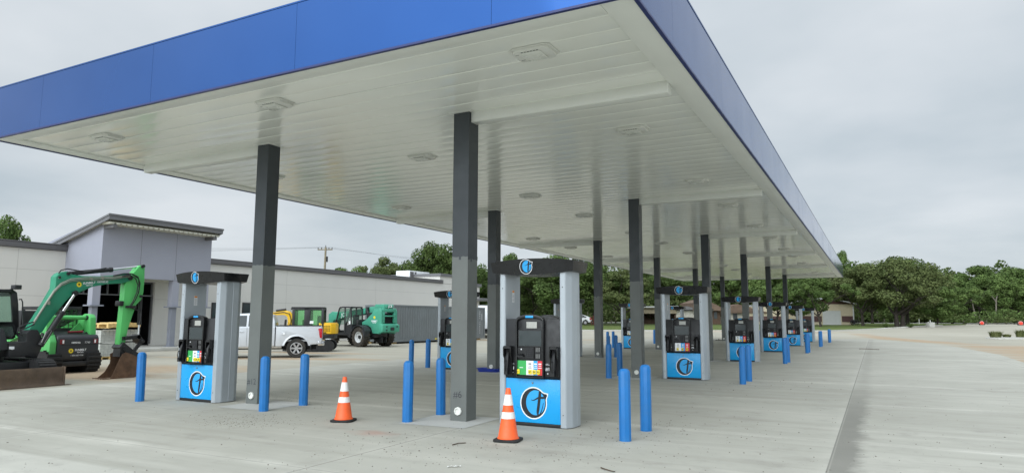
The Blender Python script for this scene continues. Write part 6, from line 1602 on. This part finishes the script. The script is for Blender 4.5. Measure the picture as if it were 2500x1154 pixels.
# cloud layer: project the direction on a high plane so clouds flatten towards the horizon
zz = mth('ADD', mth('MAXIMUM', sp_.outputs[2], 0.0), .18)
cb_ = N.new('ShaderNodeCombineXYZ'); L.new(mth('DIVIDE', sp_.outputs[0], zz), cb_.inputs[0]); L.new(mth('DIVIDE', sp_.outputs[1], zz), cb_.inputs[1])
n1 = N.new('ShaderNodeTexNoise'); n1.inputs['Scale'].default_value = .9; n1.inputs['Detail'].default_value = 5; n1.inputs['Roughness'].default_value = .48; L.new(cb_.outputs[0], n1.inputs['Vector'])
mr = N.new('ShaderNodeMapRange'); mr.inputs[1].default_value = .34; mr.inputs[2].default_value = .66; mr.inputs[3].default_value = .0; mr.inputs[4].default_value = 1.0; L.new(n1.outputs['Fac'], mr.inputs[0])
cm = N.new('ShaderNodeMix'); cm.data_type = 'RGBA'; L.new(mr.outputs[0], cm.inputs[0]); cm.inputs[6].default_value = (5.2, 5.95, 6.5, 1); cm.inputs[7].default_value = (7.5, 7.95, 8.35, 1)
# overcast: the cloud deck brightens towards the zenith
g_ = mth('MULTIPLY_ADD' if False else 'ADD', mth('MULTIPLY', mth('POWER', mth('MAXIMUM', sp_.outputs[2], 0.0), 4.0), 1.5), 1.0)
# and towards the veiled sun, behind the viewer
dt = N.new('ShaderNodeVectorMath'); dt.operation = 'DOT_PRODUCT'; L.new(tc.outputs['Generated'], dt.inputs[0])
dt.inputs[1].default_value = (math.sin(SUN_ROT)*math.cos(SUN_EL), math.cos(SUN_ROT)*math.cos(SUN_EL), math.sin(SUN_EL))
g_ = mth('ADD', g_, mth('MULTIPLY', mth('POWER', mth('MAXIMUM', dt.outputs['Value'], 0.0), 3.0), 4.2))
vm = N.new('ShaderNodeVectorMath'); vm.operation = 'SCALE'; L.new(cm.outputs[2], vm.inputs[0]); L.new(g_, vm.inputs['Scale'])
mx = N.new('ShaderNodeMix'); mx.data_type = 'RGBA'; mx.inputs[0].default_value = .93; L.new(sky.outputs[0], mx.inputs[6]); L.new(vm.outputs[0], mx.inputs[7])
L.new(mx.outputs[2], bg.inputs['Color'])
sl_d = bpy.data.lights.new('sun', 'SUN'); sl_d.energy = 0.6; sl_d.angle = R(40); sl_d.color = (1, .97, .92)
so = bpy.data.objects.new('sun', sl_d); COL.objects.link(so); so.rotation_euler = (PI/2-SUN_EL, 0, PI-SUN_ROT)

# ------------------------------------------------------------------ camera
cd = bpy.data.cameras.new('camera'); cd.sensor_fit = 'HORIZONTAL'; cd.sensor_width = 36; cd.lens = 36*CF/2500; cd.clip_end = 3000; cd.clip_start = .05
co = bpy.data.objects.new('camera', cd); COL.objects.link(co)
co.matrix_world = frame(CAM, RT, UP); scene.camera = co
vs_ = scene.view_settings; vs_.view_transform = 'Standard'; vs_.look = 'None'; vs_.exposure = 0; vs_.gamma = 1
